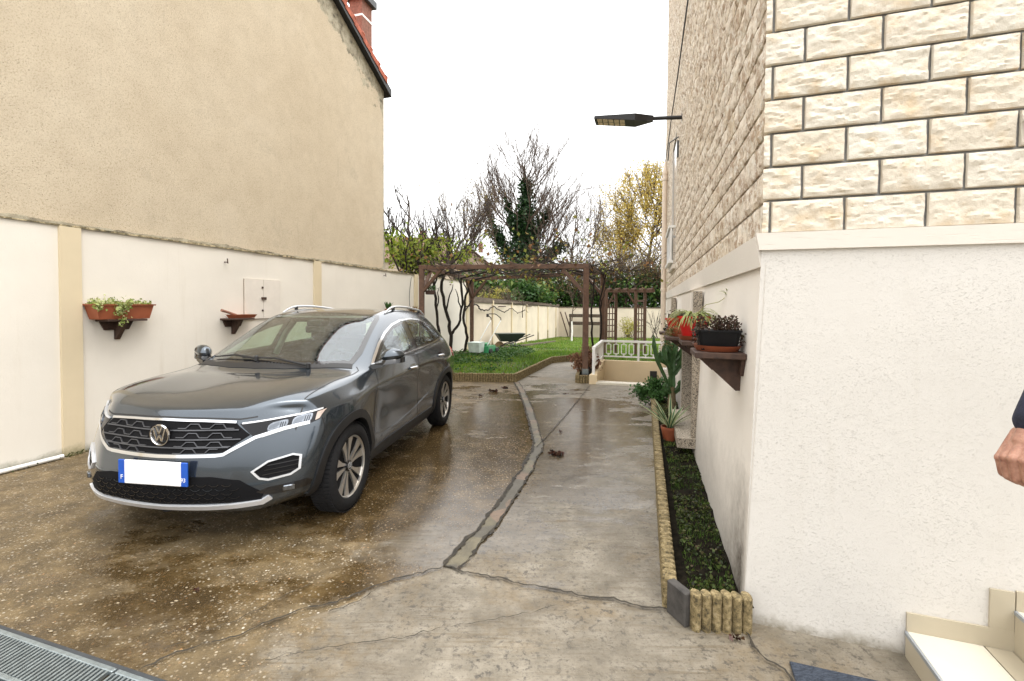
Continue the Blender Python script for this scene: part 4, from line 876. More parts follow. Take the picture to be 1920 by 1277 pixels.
# mirrors
for s in (1, -1):
    b = MB(); nu, nv = 14, 10
    def mf(u, v):
        a = 2*pi*v; t = u; w = sin(pi*min(1, max(0, t)))**.45
        return Vector((-.60+.075*cos(a)*w*(1.15-.5*t)-.05*t, s*(.885-(.05 if s < 0 else 0)+.20*t), 1.12+.02*t+.082*sin(a)*w*(1-.35*t)*(1 if sin(a) > 0 else .75)))
    b.grid(mf, nu, nv); mo = cpart(b, 'mirror', CP['paint'], smooth=60)
    b = MB(); b.grid(lambda u, v: mf(.02+u*.96, v)+Vector((0, 0, -.012 if sin(2*pi*v) < -.2 else -.07)), nu, nv); cpart(b, 'mirror_base', CP['gloss'], mo, 60)
    b = MB(); b.hexa([(-.50, s*.83, 1.01), (-.68, s*.83, 1.03), (-.66, s*.94, 1.055), (-.56, s*.94, 1.05)], [(-.50, s*.82, 1.06), (-.68, s*.82, 1.075), (-.66, s*.94, 1.085), (-.56, s*.94, 1.08)]); cpart(b, 'mirror_arm', CP['gloss'], mo)
# roof rails
for s in (1, -1):
    b = MB(); P = []; r = []
    for k, t in enumerate(np.linspace(0, 1, 18)):
        x = -1.36-1.36*t; h = hit('T', x, s*(.59-.02*t), 0); e = min(1, min(t, 1-t)/.13); P.append(h+Vector((0, 0, .006+.036*e**.7))); r.append(.008+.005*e)
    b.tube(P, r, 8); rl = cpart(b, 'roof_rail', CP['silver'], smooth=60)
    for k in (3, 14): b = MB(); b.beam(P[k]-UP*.04, P[k], .03, .02, (1, 0, 0)); cpart(b, 'rail_foot', CP['black'], rl)
# tail lamps
for pr in 'LR': cpart(conform([(-2.98,.93),(-3.12,.99),(-3.19,.97),(-3.2,.87),(-3.05,.86)], pr, .03, .006, .01), 'tail_lamp', CP['red'])
# interior
b = MB(); b.box((-1.6, 0, .30), (2.6, 1.45, .04)); b.hexa([(-.30, -.7, .80), (-.85, -.7, .80), (-.85, .7, .80), (-.30, .7, .80)], [(-.25, -.60, 1.03), (-.80, -.66, .98), (-.80, .66, .98), (-.25, .60, 1.03)])
for s in (1, -1): b.box((-1.6, s*.80, .70), (2.4, .03, .62))
b.box((-3.0, 0, .70), (.04, 1.4, .6)); it = b.build('interior', CP['dark'], car, world=False)
b = MB(); b.hexa([(-1.1, -.5, 1.455), (-2.7, -.5, 1.40), (-2.7, .5, 1.40), (-1.1, .5, 1.455)], [(-1.15, -.5, 1.47), (-2.7, -.5, 1.415), (-2.7, .5, 1.415), (-1.15, .5, 1.47)]); b.build('headliner', simple('grey_headliner', (.16, .16, .15), .9), it, world=False)
for s in (1, -1):
    for x in (-1.55, -2.4):
        b = MB(); b.box((x+.12, s*.37, .55), (.5, .50, .16), bev=.03); b.box((x-.17, s*.37, .86), (.13, .48, .62), (Vector((1, 0, .22)), Vector((0, 1, 0)), Vector((-.22, 0, 1))), .04)
        b.box((x-.24, s*.37, 1.26), (.09, .27, .18), (Vector((1, 0, .15)), Vector((0, 1, 0)), Vector((-.15, 0, 1))), .03); b.build('seat', CP['dark'], it, world=False)
    b = MB(); b.tube([(-1.52, s*.79, 1.02), (-1.56, s*.70, 1.25), (-1.58, s*.60, 1.40)], .035, 6); b.build('pillar_trim', simple('pale_trim', (.30, .30, .28), .8), it, world=False)
b = MB(); sw = Vector((-.92, .37, .98)); ax = Vector((-.9, 0, .42)).normalized(); u = Vector((0, 1, 0)); v = ax.cross(u)
b.tube([sw+u*.185*cos(2*pi*k/24)+v*.185*sin(2*pi*k/24) for k in range(25)], .015, 8, False); b.beam(sw-u*.18, sw+u*.18, .03, .05); b.build('steering_wheel', CP['dark'], it, world=False)
b = MB(); b.box((-1.02, 0, 1.335), (.03, .22, .07), bev=.01); b.beam((-1.02, 0, 1.36), (-1.0, 0, 1.43), .02, .02); b.box((-1.06, 0, 1.40), (.16, .16, .06), bev=.01); b.build('rear_view_mirror', CP['black'], it, world=False)
# ------------------------------------------------------------------ edging, stairwell, balustrade
def log_edging(p, q, h, name_parent, dia=.056, z=0, th=.062, lim=.62):
    """scalloped concrete edging panels from p to q (2-D), split into panels"""
    p, q = Vector(p), Vector(q); L = (q-p).length; d = (q-p)/L; n = Vector((-d.y, d.x)); k = max(1, round(L/lim)); pl = L/k
    for i in range(k):
        b = MB(); m = max(1, round((pl-.006)/dia)); w = (pl-.006)/m
        for j in range(m):
            c = p+d*(i*pl+.003+(j+.5)*w); hh = h+rnd.uniform(-.004, .003); pts = []
            for a in range(10):
                t = 2*pi*a/10; pts.append(c+d*cos(t)*w*.53+n*sin(t)*th*.62)
            b.hexa([(x.x, x.y, z-.05) for x in pts], [(x.x, x.y, z+hh-.006) for x in pts]); s = [c+(x-c)*rnd.uniform(.84, .93) for x in pts]
            b.hexa([(x.x, x.y, z+hh-.006) for x in pts], [(x.x, x.y, z+hh) for x in s])
        b.build('edging_panel', MT['edging'], name_parent)
be = thing('lawn_border', (-1.5, 9.8, 0), 'fluted yellow concrete edging around the raised lawn beyond the car', 'border')
for p, q in zip(LAWN[:3], LAWN[1:4]): log_edging(p, q, .175, be)
pe = thing('planter_border', (1.5, 5, 0), 'scalloped yellow concrete edging of the narrow bed along the house', 'border')
log_edging((.845, 2.42), (2.36, 7.70), .165, pe); log_edging((.90, 2.285), (1.20, 2.265), .18, pe, .052)
b = MB(); b.box((.872, 2.352, .085), (.05, .135, .172), ((.93, .37, 0), (-.37, .93, 0), UP), .004); b.build('corner_block', simple('grey_concrete', (.055, .05, .045), .9, var=.4, vs=14, bump=.5), pe)
se = thing('post_planter', (1.6, 9.9, 0), 'short fluted edging corner around the foot of the right pergola post', 'border')
log_edging((1.36, 9.60), (1.70, 9.58), .165, se); log_edging((1.36, 9.62), (1.62, 10.9), .165, se)
SOIL = [(.862, 2.30), (1.22, 2.28), (2.75, 7.65), (2.345, 7.68)]
bm = poly_grid(SOIL, .1)
for v in bm.verts: v.co.z = .085+.03*mn.noise(Vector((v.co.x*6, v.co.y*6, 0)))
structure(bm_build(bm, 'planter_soil', MT['soil'], smooth=80))
bm = poly_grid([(1.38, 9.63), (1.69, 9.61), (2.3, 11.9), (1.9, 13.5), (1.6, 10.9)], .2)
for v in bm.verts: v.co.z = .12+.02*mn.noise(Vector((v.co.x*6, v.co.y*6, 0)))
structure(bm_build(bm, 'post_soil', MT['soil'], smooth=80))
sw = thing('basement_stairwell', stp(9.7, -.2), 'sunken stairwell with ochre stained walls below the white balustrade', 'stairwell')
b = MB(); b.hexa([stp(9.69, -1.06, -1.2), stp(11.76, -1.06, -1.2), stp(11.76, -.94, -1.2), stp(9.69, -.94, -1.2)], [stp(9.69, -1.06, .19), stp(11.76, -1.06, .27), stp(11.76, -.94, .27), stp(9.69, -.94, .19)]); b.build('side_wall', MT['stair_wall'], sw)
b = MB(); b.hexa([stp(11.6, -.938, -1.2), stp(11.6, .6, -1.2), stp(11.76, .6, -1.2), stp(11.76, -.938, -1.2)], [stp(11.6, -.938, .262), stp(11.6, .6, .262), stp(11.76, .6, .262), stp(11.76, -.938, .262)]); b.build('back_wall', MT['stair_wall'], sw)
b = MB(); b.box(stp(9.63, -1.0, .08), (.14, .16, .22), (ES, ET, UP), .005); b.build('end_block', MT['stair_wall'], sw)
for k in range(6):
    b = MB(); t0 = -.94+.26*k; b.hexa([stp(9.54, t0+.002, .002), stp(9.80, t0+.002, .002), stp(9.80, t0+.258, .002), stp(9.54, t0+.258, .002)], [stp(9.54, t0+.002, .045), stp(9.80, t0+.002, .045), stp(9.80, t0+.258, .045), stp(9.54, t0+.258, .045)]); b.build('sill_tile', MT['tile'], sw)
for k in range(3): b = MB(); b.box(stp(9.95+.28*k, -.18, -.35-.18*k), (.28, 1.5, .4), (ES, ET, UP)); b.build('step', MT['stair_wall'], sw)
b = MB(); b.box(stp(11.0, .46, .02), (.5, .16, .34), (ES, ET, UP)); b.build('meter_niche', MT['plaster'], sw)
b = MB(); b.box(stp(11.585, .22, -.05), (.03, .16, .2), (ES, ET, UP)); b.build('vent_opening', MT['black'], sw)
ba = thing('balustrade', stp(9.65, -1, .2), 'low white painted balustrade with square loop balusters around the basement stairs', 'railing')
RA, RB, RC = stp(9.64, -1.0, 0), stp(11.68, -1.0, 0), stp(11.68, .52, 0)
b = MB(); b.box(RA+UP*.45, (.055, .055, .52), (ES, ET, UP)); b.build('post', MT['white_paint'], ba)
for p in (RB, RB+(RC-RB)*.57): b = MB(); b.box(p+UP*.49, (.05, .05, .45), (ES, ET, UP)); b.build('post', MT['white_paint'], ba)
b = MB(); b.beam(RA+UP*.735, RB+UP*.735, .07, .05); b.beam(RB+UP*.735-ET*.034, RC+UP*.735, .068, .049); b.build('top_rail', MT['white_paint'], ba)
b = MB(); b.beam(RA+UP*.36+ES*.03, RB+UP*.36-ES*.03, .045, .03); b.beam(RB+UP*.36+ET*.03, RC+UP*.36, .044, .03); b.build('bottom_rail', MT['white_paint'], ba)
for P, Q, ks in ((RA, RB, [(i+.6)/8.2 for i in range(8)]), (RB, RC, [.10, .22, .34, .46, .68, .80, .92])):
    d = (Q-P).normalized()
    for t in ks:
        c = P+(Q-P)*t; b = MB(); w, z0, z1 = .055, .43, .66
        for e in (-w, w): b.beam(c+d*e+UP*z0, c+d*e+UP*z1, .016, .02, d)
        for z in (z0, z1): b.beam(c-d*w+UP*z, c+d*w+UP*z, .022, .016)
        for z, q in ((.375, z0), (z1, .712)): b.beam(c+UP*z, c+UP*q, .02, .018, d); b.beam(c-d*.028+UP*(z+q)/2, c+d*.028+UP*(z+q)/2, .018, .012)
        b.build('baluster', MT['white_paint'], ba)
# ------------------------------------------------------------------ pergola with the vine
FL_, FR_, RL_, RR_ = Vector((-2.14, 11.0, 0)), Vector((1.575, 9.92, 0)), Vector((-1.25, 14.45, 0)), Vector((2.43, 12.5, 0))
pg = thing('pergola', (0, 11.5, .1), 'brown timber pergola covered by a bare grapevine at the edge of the lawn', 'pergola')
for p, zt_ in ((FL_, 2.44), (FR_, 2.40), (RL_, 2.36), (RR_, 2.46)):
    b = MB(); b.box(p+UP*(zt_+.05)/2, (.115, .115, zt_-.05), bev=.006); b.build('post', MT['brown_wood'], pg)
b = MB(); b.box(FR_+UP*.2, (.125, .125, .12)); b.build('post_shoe', MT['steel'], pg)
zt4 = {0: 2.50, 1: 2.46, 2: 2.42, 3: 2.52}
def pbeam(p, q, zp, zq, ex=.15, w=.10, h=.10): d = (q-p).normalized(); b = MB(); b.beam(p-d*ex+UP*zp, q+d*ex+UP*zq, w, h, bev=.004); return b.build('beam', MT['brown_wood'], pg)
pbeam(FL_, FR_, 2.49, 2.45, .06); pbeam(RL_, RR_, 2.405, 2.505, .1); pbeam(FL_, RL_, 2.487, 2.402, -.06, .09, .095); pbeam(FR_, RR_, 2.447, 2.503, -.06, .09, .095)
for k in range(1, 7): t = k/7; pbeam(FL_+(FR_-FL_)*t, RL_+(RR_-RL_)*t, 2.55, 2.53, .1, .04, .05)
for p, d, z in ((FL_, FR_-FL_, 2.44), (FR_, FL_-FR_, 2.40), (RL_, RR_-RL_, 2.36), (RL_, FL_-RL_, 2.36), (RR_, RL_-RR_, 2.46), (FL_, RL_-FL_, 2.44)):
    d = d.normalized(); b = MB(); b.beam(p+UP*(z-.52)+d*.03, p+d*.50+UP*(z-.01), .07, .07); b.build('brace', MT['brown_wood'], pg)
def wander(p, q, n, amp, rg=rnd):
    p, q = Vector(p), Vector(q); L = [p+(q-p)*i/n+Vector((rg.uniform(-1, 1), rg.uniform(-1, 1), rg.uniform(-.5, .5)))*amp*(1 if 0 < i < n else 0) for i in range(n+1)]; return L
bark = simple('dark_vine_bark', (.020, .014, .010), .9, var=.5, vs=30, bump=.8); twig = simple('brown_twig', (.075, .048, .032), .85, var=.4, vs=10)
twig_dark = simple('dark_twig', (.035, .025, .019), .9, var=.4, vs=10)
VLEAF = leafmat('autumn_vine_leaf', (.30, .27, .045), (.20, .25, .05), (.28, .14, .05), (.10, .05, .025))
def vine(pts, r0, r1, nm, label, tops=2, parent=None, cat='vine'):
    vt = thing(nm, pts[0], label, cat, 'grapevine stems under the pergola'); b = MB(); n = len(pts)
    P = []
    for i in range(n-1): P += wander(pts[i], pts[i+1], 4, .022)[:-1]
    P.append(Vector(pts[-1])); b.tube(P, [r0+(r1-r0)*i/(len(P)-1)+rnd.uniform(-.003, .004) for i in range(len(P))], 6); b.build('stem', bark, vt, 60)
    for k in range(tops):
        i = int(len(P)*(.45+.2*k)); q = P[min(i, len(P)-1)]; b = MB(); b.tube(wander(q, q+Vector((rnd.uniform(-.4, .4), rnd.uniform(-.3, .3), rnd.uniform(.5, .9))), 5, .03), [r1*.9, r1*.8, r1*.7, r1*.6, r1*.5, r1*.3], 5); b.build('shoot', bark, vt, 60)
gw = lambda px, py, d: None
vine([(-1.92, 12.6, .14), (-1.98, 12.6, .9), (-2.06, 12.5, 1.6), (-2.10, 12.4, 2.3), (-1.6, 12.2, 2.5)], .045, .028, 'grapevine', 'dark twisted vine stem against the wall just right of the left pergola post')
vine([(-1.75, 13.0, .14), (-1.7, 13.0, .75), (-1.78, 12.9, 1.25), (-1.95, 12.8, 2.0), (-1.9, 12.7, 2.45), (-1.0, 12.3, 2.55)], .055, .03, 'grapevine', 'thick forked vine stem in the middle of the wall under the pergola', 1)
vine([(-1.72, 13.02, .75), (-1.50, 13.0, 1.05), (-1.38, 12.95, 1.6), (-1.42, 12.9, 2.35), (-.6, 12.5, 2.52)], .04, .026, 'grapevine', 'right fork of the thick vine stem rising to the pergola roof', 2)
vine([(-1.50, 14.5, .12), (-1.38, 14.4, .6), (-1.50, 14.3, 1.2), (-1.42, 14.2, 1.9), (-1.25, 14.1, 2.35), (-.5, 13.6, 2.5)], .045, .028, 'grapevine', 'crooked vine stem beside the rear left pergola post', 2)
vine([(2.28, 12.3, .1), (2.1, 12.1, .7), (2.05, 12.0, 1.5), (2.1, 11.9, 2.3), (1.2, 11.5, 2.52)], .03, .02, 'grapevine', 'thin dark vine stem at the right post of the pergola', 2)
vine([(2.3, 12.3, .1), (2.35, 12.2, .9), (2.28, 12.1, 1.7), (2.40, 11.9, 2.45), (1.0, 12.0, 2.55)], .034, .02, 'grapevine', 'second dark vine stem leaning on the rear right pergola post', 2)
# canopy of bare canes with a few leaves
segs = []; LP = []
def cane(p, d, L, r, gen):
    p = np.array(p, float); d = np.array(d, float); n = max(3, int(L/.18))
    for i in range(n):
        d = d+nrg.normal(0, .28, 3)*np.array([1, 1, .55]); d /= np.linalg.norm(d); q = p+d*L/n
        if q[2] < 2.42 and gen < 2: d[2] = abs(d[2])*.6
        segs.append((*p, *q, r*(1-.7*i/n), r*(1-.7*(i+1)/n))); p = q
        if gen < 2 and rnd.random() < .45: cane(p, d*np.array([1, 1, .3])+nrg.normal(0, .8, 3), L*.5, r*.55, gen+1)
        if gen > 0 and rnd.random() < .22: LP.append(p)
for k in range(80):
    u, v = rnd.random(), rnd.random(); a = FL_+(FR_-FL_)*u; c = RL_+(RR_-RL_)*u; s = a+(c-a)*v; cane((s.x, s.y, 2.5+rnd.uniform(-.02, .08)), nrg.normal(0, 1, 3)*np.array([1, .7, .12]), rnd.uniform(.9, 2.0), .010, 0)
for k in range(16):
    t = rnd.random(); s = FR_+(RR_-FR_)*t; cane((s.x+.05, s.y, 2.5), (rnd.uniform(.2, 1), rnd.uniform(-.3, .6), rnd.uniform(-.9, .3)), rnd.uniform(.5, 1.1), .009, 1)
vc = thing('vine_canopy', (0, 12, 2.5), 'tangle of bare vine canes with a few yellow leaves on top of the pergola', 'vine')
V, F = poly_tubes(segs); np_mesh('canes', V, F, twig_dark, vc)
V, F, A = leaf_mesh(np.array(LP), .10, .8); np_mesh('leaves', V, F, VLEAF, vc, attrs={'v': A})
# ------------------------------------------------------------------ arbour, far garden things
ar = thing('garden_arbour', (3.6, 14.6, 0), 'brown wooden garden arch with two trellis sides behind the balustrade', 'arbour')
AX = Vector((.93, .36, 0)).normalized()
for p in (Vector((2.98, 14.7, .02)), Vector((3.86, 14.5, .02))):
    q = p+AX*.40+Vector((.0, .15, 0)); ax = (q-p).normalized()
    for s in (p, q): b = MB(); b.box(s+UP*1.0, (.085, .085, 2.05)); b.build('post', MT['brown_wood'], ar)
    b = MB()
    for t in (.33, .66): b.beam(p+(q-p)*t+UP*.15, p+(q-p)*t+UP*1.62, .028, .02, ax)
    for z in np.arange(.2, 1.63, .19): b.beam(p+UP*z, q+UP*z, .02, .028)
    b.beam(p+UP*1.75, q+UP*1.75, .05, .06); b.build('trellis', MT['brown_wood'], ar)
    b = MB(); b.beam(p+UP*1.55+ax*.05, p-ax*.0+Vector((-.28 if p.x > 3.4 else .28, 0, 2.05)), .05, .05); b.build('brace', MT['brown_wood'], ar)
b = MB()
for o in (0, .42): b.beam(Vector((2.80, 14.75+o*.5, 2.08)), Vector((4.45, 14.5+o*.5, 2.08)), .05, .09)
for t in np.linspace(0, 1, 7): b.beam(Vector((2.85+1.5*t, 14.55-.2*t, 2.15)), Vector((2.85+1.5*t, 15.15-.2*t, 2.15)), .04, .05)
b.build('roof_beams', MT['brown_wood'], ar)
rk = thing('plank_rack', (5.1, 31.6, -.58), 'rustic rack of two grey planks on thin posts against the back wall', 'rack')
for z in (.92, .40): b = MB(); b.box((5.15, 31.5, z), (2.5, .45, .22), (Vector((1, -.3, 0)), Vector((.3, 1, 0)), UP)); b.build('plank', simple('old_brown_plank', (.07, .05, .035), .9, var=.4, vs=6) if z > .5 else bpy.data.materials['old_brown_plank'], rk)
for t in (-1.15, 1.1): b = MB(); b.box((5.15+t, 31.5-t*.3, .15), (.10, .10, 1.5)); b.build('leg', MT['grey_wood'], rk)
def tree_obj(name, label, base, trunk, r, m, cat='tree', group=None): pass
wt = thing('whitewashed_sapling', (3.25, 25.2, -.33), 'slim young tree with whitewashed trunk on the lawn', 'tree'); b = MB(); b.tube([(3.25, 25.2, -.4), (3.27, 25.2, .2), (3.25, 25.2, .75)], [.05, .045, .04], 8); b.build('trunk', MT['white_paint'], wt)
SG = []
def grow(segs, p, d, L, r, depth, spread=.5, up=.15, tips=None, kids=(2, 3), wob=.12, shrink=.72, rg=rnd):
    p = Vector(p); d = Vector(d).normalized(); n = 3 if L < .5 else 5
    for i in range(n):
        d = (d+Vector((rg.gauss(0, wob), rg.gauss(0, wob), rg.gauss(0, wob)+up*.3))).normalized(); q = p+d*L/n
        ra, rb = r*(1-.35*i/n), r*(1-.35*(i+1)/n); segs.append((*p, *q, ra, rb)); p = q
        if depth > 0 and i >= 1 and i < n-1 and rg.random() < .5:
            e = (d+Vector((rg.gauss(0, 1), rg.gauss(0, 1), rg.gauss(0, .6)+up))*spread*1.3).normalized(); grow(segs, p, e, L*shrink*rg.uniform(.6, .95), rb*.55, depth-1, spread, up, tips, kids, wob, shrink, rg)
        if tips is not None and depth <= 1: tips.append((*p, r))
    if depth > 0:
        for k in range(rg.randint(*kids)):
            e = (d+Vector((rg.gauss(0, 1), rg.gauss(0, 1), rg.gauss(0, .6)+up))*spread).normalized(); grow(segs, p, e, L*shrink*rg.uniform(.75, 1.1), r*.62, depth-1, spread, up, tips, kids, wob, shrink, rg)
segs = []; tips = []; grow(segs, (3.25, 25.2, .75), (.1, 0, 1), .9, .035, 3, .6, .3, tips); V, F = poly_tubes(segs); np_mesh('crown', V, F, twig, wt)
for k, (x, y, lab) in enumerate(((3.55, 32.4, 'dark pole leaning on the far wall corner, left of two'), (3.85, 32.2, 'dark pole leaning on the far wall corner, right of two'))):
    b = MB(); b.tube([(x+.35, y-.5, -.62), (x-.15, y+.2, 1.15)], .04, 6); tag(b.build('leaning_pole', MT['dark_wood'], None, loc=(x, y, -.6)), lab, 'pole', 'leaning garden poles')
# lawnmower
mo = thing('lawnmower', (-.95, 13.9, .11), 'small green and white electric lawnmower standing on the lawn by the wall', 'lawnmower', rz=R(0))
green = simple('mower_green', (.02, .22, .075), .4); mwhite = simple('mower_pale_box', (.62, .70, .66), .5)
mx = Vector((-.83, 14.3, .10)); a1_ = Vector((.36, .933, 0)); a2_ = Vector((.933, -.36, 0)); bx = (a1_, a2_, UP)
b = MB(); b.hexa([mx+a1_*i+a2_*j+UP*.07 for i, j in ((-.34, -.16), (.30, -.16), (.30, .28), (-.34, .28))], [mx+a1_*i+a2_*j+UP*.26 for i, j in ((-.30, -.12), (.24, -.12), (.24, .25), (-.30, .25))]); b.box(mx+UP*.30-a1_*.05, (.34, .24, .10), bx, .03); b.build('deck', green, mo)
b = MB(); b.hexa([mx+a1_*i+a2_*j+UP*.10 for i, j in ((-.66, -.22), (-.36, -.22), (-.36, .12), (-.66, .12))], [mx+a1_*i+a2_*j+UP*.40 for i, j in ((-.72, -.24), (-.30, -.24), (-.30, .13), (-.72, .13))]); b.build('grass_box', mwhite, mo)
for i in (-.26, .24):
    for j in (-.19, .31): b = MB(); b.lathe(mx+a1_*i+a2_*j+UP*.10, [(.03, -.03), (.10, -.025), (.10, .025), (.03, .03)], 16, a2_); b.build('wheel', MT['black'] if j > 0 else green, mo)
b = MB(); H0, H1 = mx+a1_*-.2+UP*.28, mx+a1_*.62+a2_*.1+UP*1.02
b.tube([H0-a2_*.17, H0-a2_*.17+(H1-H0)*.6, H1-a2_*.17], .014, 6); b.tube([H0+a2_*.17, H0+a2_*.17+(H1-H0)*.6, H1+a2_*.17], .014, 6); b.build('handle_tube', simple('pale_tube', (.6, .62, .6), .4, .3), mo)
H2 = H1+a1_*-.30+UP*.16
b = MB(); b.tube([H1-a2_*.17, H1-a2_*.17+UP*.07, H2-a2_*.16+UP*.02, H2-a2_*.1+UP*.05, H2+a2_*.1+UP*.05, H2+a2_*.16+UP*.02, H1+a2_*.17+UP*.07, H1+a2_*.17], .015, 6); b.box(H2-a2_*.16, (.07, .05, .1), bx); b.build('handle_bar', MT['black'], mo)
# wheelbarrow upside on its feet by the wall
wb = thing('wheelbarrow', (-.1, 17.9, -.1), 'dark green wheelbarrow standing by the garden wall', 'wheelbarrow'); wc = Vector((-.13, 17.9, -.14)); wx = Vector((1, .25, 0)).normalized(); wy = Vector((-.25, 1, 0)).normalized()
dgreen = simple('dark_green_tray', (.012, .028, .022), .45)
b = MB(); b.hexa([wc+wx*i+wy*j+UP*.36 for i, j in ((-.32, -.2), (.28, -.2), (.28, .2), (-.32, .2))], [wc+wx*i+wy*j+UP*.66 for i, j in ((-.50, -.32), (.62, -.32), (.62, .32), (-.50, .32))]); b.build('tray', dgreen, wb)
b = MB(); b.lathe(wc+wx*-.36+UP*.18, [(.06, -.05), (.17, -.045), (.18, 0), (.17, .045), (.06, .05)], 20, wy); b.build('wheel', simple('pale_rusty_wheel', (.28, .2, .11), .8), wb)
for j in (-.22, .22): b = MB(); b.tube([wc+wx*-.36+wy*j*.4+UP*.18, wc+wx*.2+wy*j+UP*.34, wc+wx*.95+wy*j*1.2+UP*.60], .02, 6); b.build('handle', MT['black'], wb); b = MB(); b.tube([wc+wx*.22+wy*j+UP*.36, wc+wx*.30+wy*j, wc+wx*.05+wy*j+UP*.34], .018, 6); b.build('leg', simple('grey_tube', (.35, .36, .38), .5, .5), wb)
# wall-bracket trellis hooks on the garden wall
for a in (YA(19.6), YA(24.2)):
    b = MB(); p = LWF(a, .04, 1.55); b.tube([p-LWF.d*.5, p+LWF.d*.5], .02, 5); tag(b.build('trellis_bar', MT['dark_wood'], None, loc=p), 'dark horizontal bar fixed near the wall top '+('behind the wheelbarrow' if a < YA(21) else 'right of the wheelbarrow'), 'bar', 'wall bars for espaliers')
es = thing('espalier_branch', LWF(YA(16.6), .06, 1.6), 'bare espaliered vine arm running along the lower garden wall', 'vine')
b = MB(); P = [LWF(YA(15.6+.7*k), .07, 1.55+.12*sin(k*1.9)-.025*k) for k in range(13)]; Q = []
for p, q in zip(P[:-1], P[1:]): Q += wander(p, q, 4, .05)[:-1]
b.tube(Q, [.028-.018*i/len(Q) for i in range(len(Q))], 5); b.build('stem', bark, es)

for P, lab in (([(-2.9, 12.2), (-1.95, 13.2), (-1.15, 14.1), (-.75, 14.3)], 'low concrete kerb of the strip under the vines, ending at the mower'), ([(-.35, 17.0), (.6, 19.2), (2.2, 23.5)], 'low sunken kerb line running across the lawn past the wheelbarrow')):
    b = MB()
    for p, q in zip(P[:-1], P[1:]): b.beam((*p, tz(*p)+.03), (*q, tz(*q)+.03), .07, .13)
    tag(b.build('garden_kerb', MT['grey_wood'], None, loc=(*P[0], tz(*P[0]))), lab, 'kerb', 'low kerbs in the lawn')
# ------------------------------------------------------------------ solar lamp on the house
lp = thing('wall_lamp', (2.88, 7.97, 4.8), 'black flat street style lamp on an arm reaching out from the stone house', 'lamp')
ld = Vector((-1, .286, 0)).normalized(); lw_ = Vector((.286, 1, 0)).normalized(); L0 = Vector((2.90, 7.97, 4.82))
b = MB(); b.box(L0+ld*.02, (.03, .12, .16), (ld, lw_, UP)); b.build('wall_plate', MT['black'], lp)
b = MB(); b.tube([L0, L0+ld*.56+UP*.035], .032, 10); b.build('arm', MT['black'], lp, 40)
hz = (ld+UP*.055).normalized(); hu = (UP-hz*UP.dot(hz)).normalized(); B0 = L0+ld*.50+UP*.03
b = MB(); prof = [(0, .045, -.045, .05), (.10, .07, -.06, .065), (.30, .165, -.075, .07), (.45, .165, -.06, .065), (.98, .160, -.015, .055), (1.0, .150, -.01, .05)]; vs = []
for x, w, z0, z1 in prof: vs += [B0+hz*x+lw_*w*i+hu*z for i, z in ((-1, z0), (1, z0), (1, z1*.6), (.8, z1*.6+.01), (-.8, z1*.6+.01), (-1, z1*.6))]
b.add(vs, [(k*6+i, k*6+(i+1) % 6, k*6+6+(i+1) % 6, k*6+6+i) for k in range(5) for i in range(6)]+[tuple(range(5, -1, -1)), tuple(range(30, 36))]); b.build('lamp_head', MT['black'], lp)
led = simple('cream_led_lens', (.62, .52, .36), .35)
for k in range(5):
    x = .47+.098*k; c = B0+hz*(x+.045)+hu*(-.058+.0855*(x-.40))
    for j in (-1, 1):
        b = MB(); b.box(c+lw_*j*.078, (.082, .135, .012), (hz, lw_, hu), .002); b.build('led_panel', led, lp)
# front face strip of the lenses (the side that looks at the yard)
# ------------------------------------------------------------------ shelves with pots on the house side
def shelf(F, a, off, z, wid, dep, label, group, name='wall_shelf', board=.035, back=.06):
    t = thing(name, F(a, off, z), label, 'shelf', group)
    b = MB(); b.box(F(a, off+dep/2, z-board/2), (wid, dep, board), (F.d, F.n, UP), .004); b.build('board', MT['dark_wood'], t)
    b = MB(); pts = [(0, -.23), (.03, -.235), (dep*.82, -board-.02), (dep*.82, -board), (0, -board)]
    w = .022; b.hexa([F(a-w, off+o, z+h) for o, h in pts], [F(a+w, off+o, z+h) for o, h in pts]); b.build('bracket', MT['dark_wood'], t)
    b = MB(); b.hexa([F(a-wid*.30, off, z-board-.10), F(a+wid*.30, off, z-board-.10), F(a+wid*.42, off, z-board), F(a-wid*.42, off, z-board)], [F(a-wid*.30, off+.022, z-board-.10), F(a+wid*.30, off+.022, z-board-.10), F(a+wid*.42, off+.022, z-board), F(a-wid*.42, off+.022, z-board)]); b.build('back_rail', MT['dark_wood'], t); return t
GS = 'wooden bracket shelves on the stone house'
SHF = [(YH(2.74), .27, 1.345, .32, 'nearest dark wood bracket shelf on the stone house, under the black trough'), (YH(3.72), .27, 1.335, .34, 'dark wood bracket shelf under the red pot of spider plant'), (YH(4.95), .34, 1.285, .36, 'dark wood bracket shelf on the stone house with trailing dry plant'), (YH(6.2), .36, 1.265, .34, 'farthest dark wood bracket shelf, nearest the drainpipe')]
for a, dp, z, w, lab in SHF: shelf(HSF, a, .022, z, w, dp, lab, GS)
SPOT = lambda i, o=.14: HSF(SHF[i][0], .022+o, SHF[i][2])
def saucer(p, r, lab, name='plant_saucer', sy=1):
    b = MB(); b.lathe(p, [(r*.80, 0), (r*.86, .004), (r*.98, .034), (r, .036), (r*.95, .034), (r*.82, .008), (0, .008)], 28, sy=sy); o = b.build(name, MT['terra'], None, 40, loc=p); return tag(o, lab, 'saucer', 'terracotta saucers on shelves')
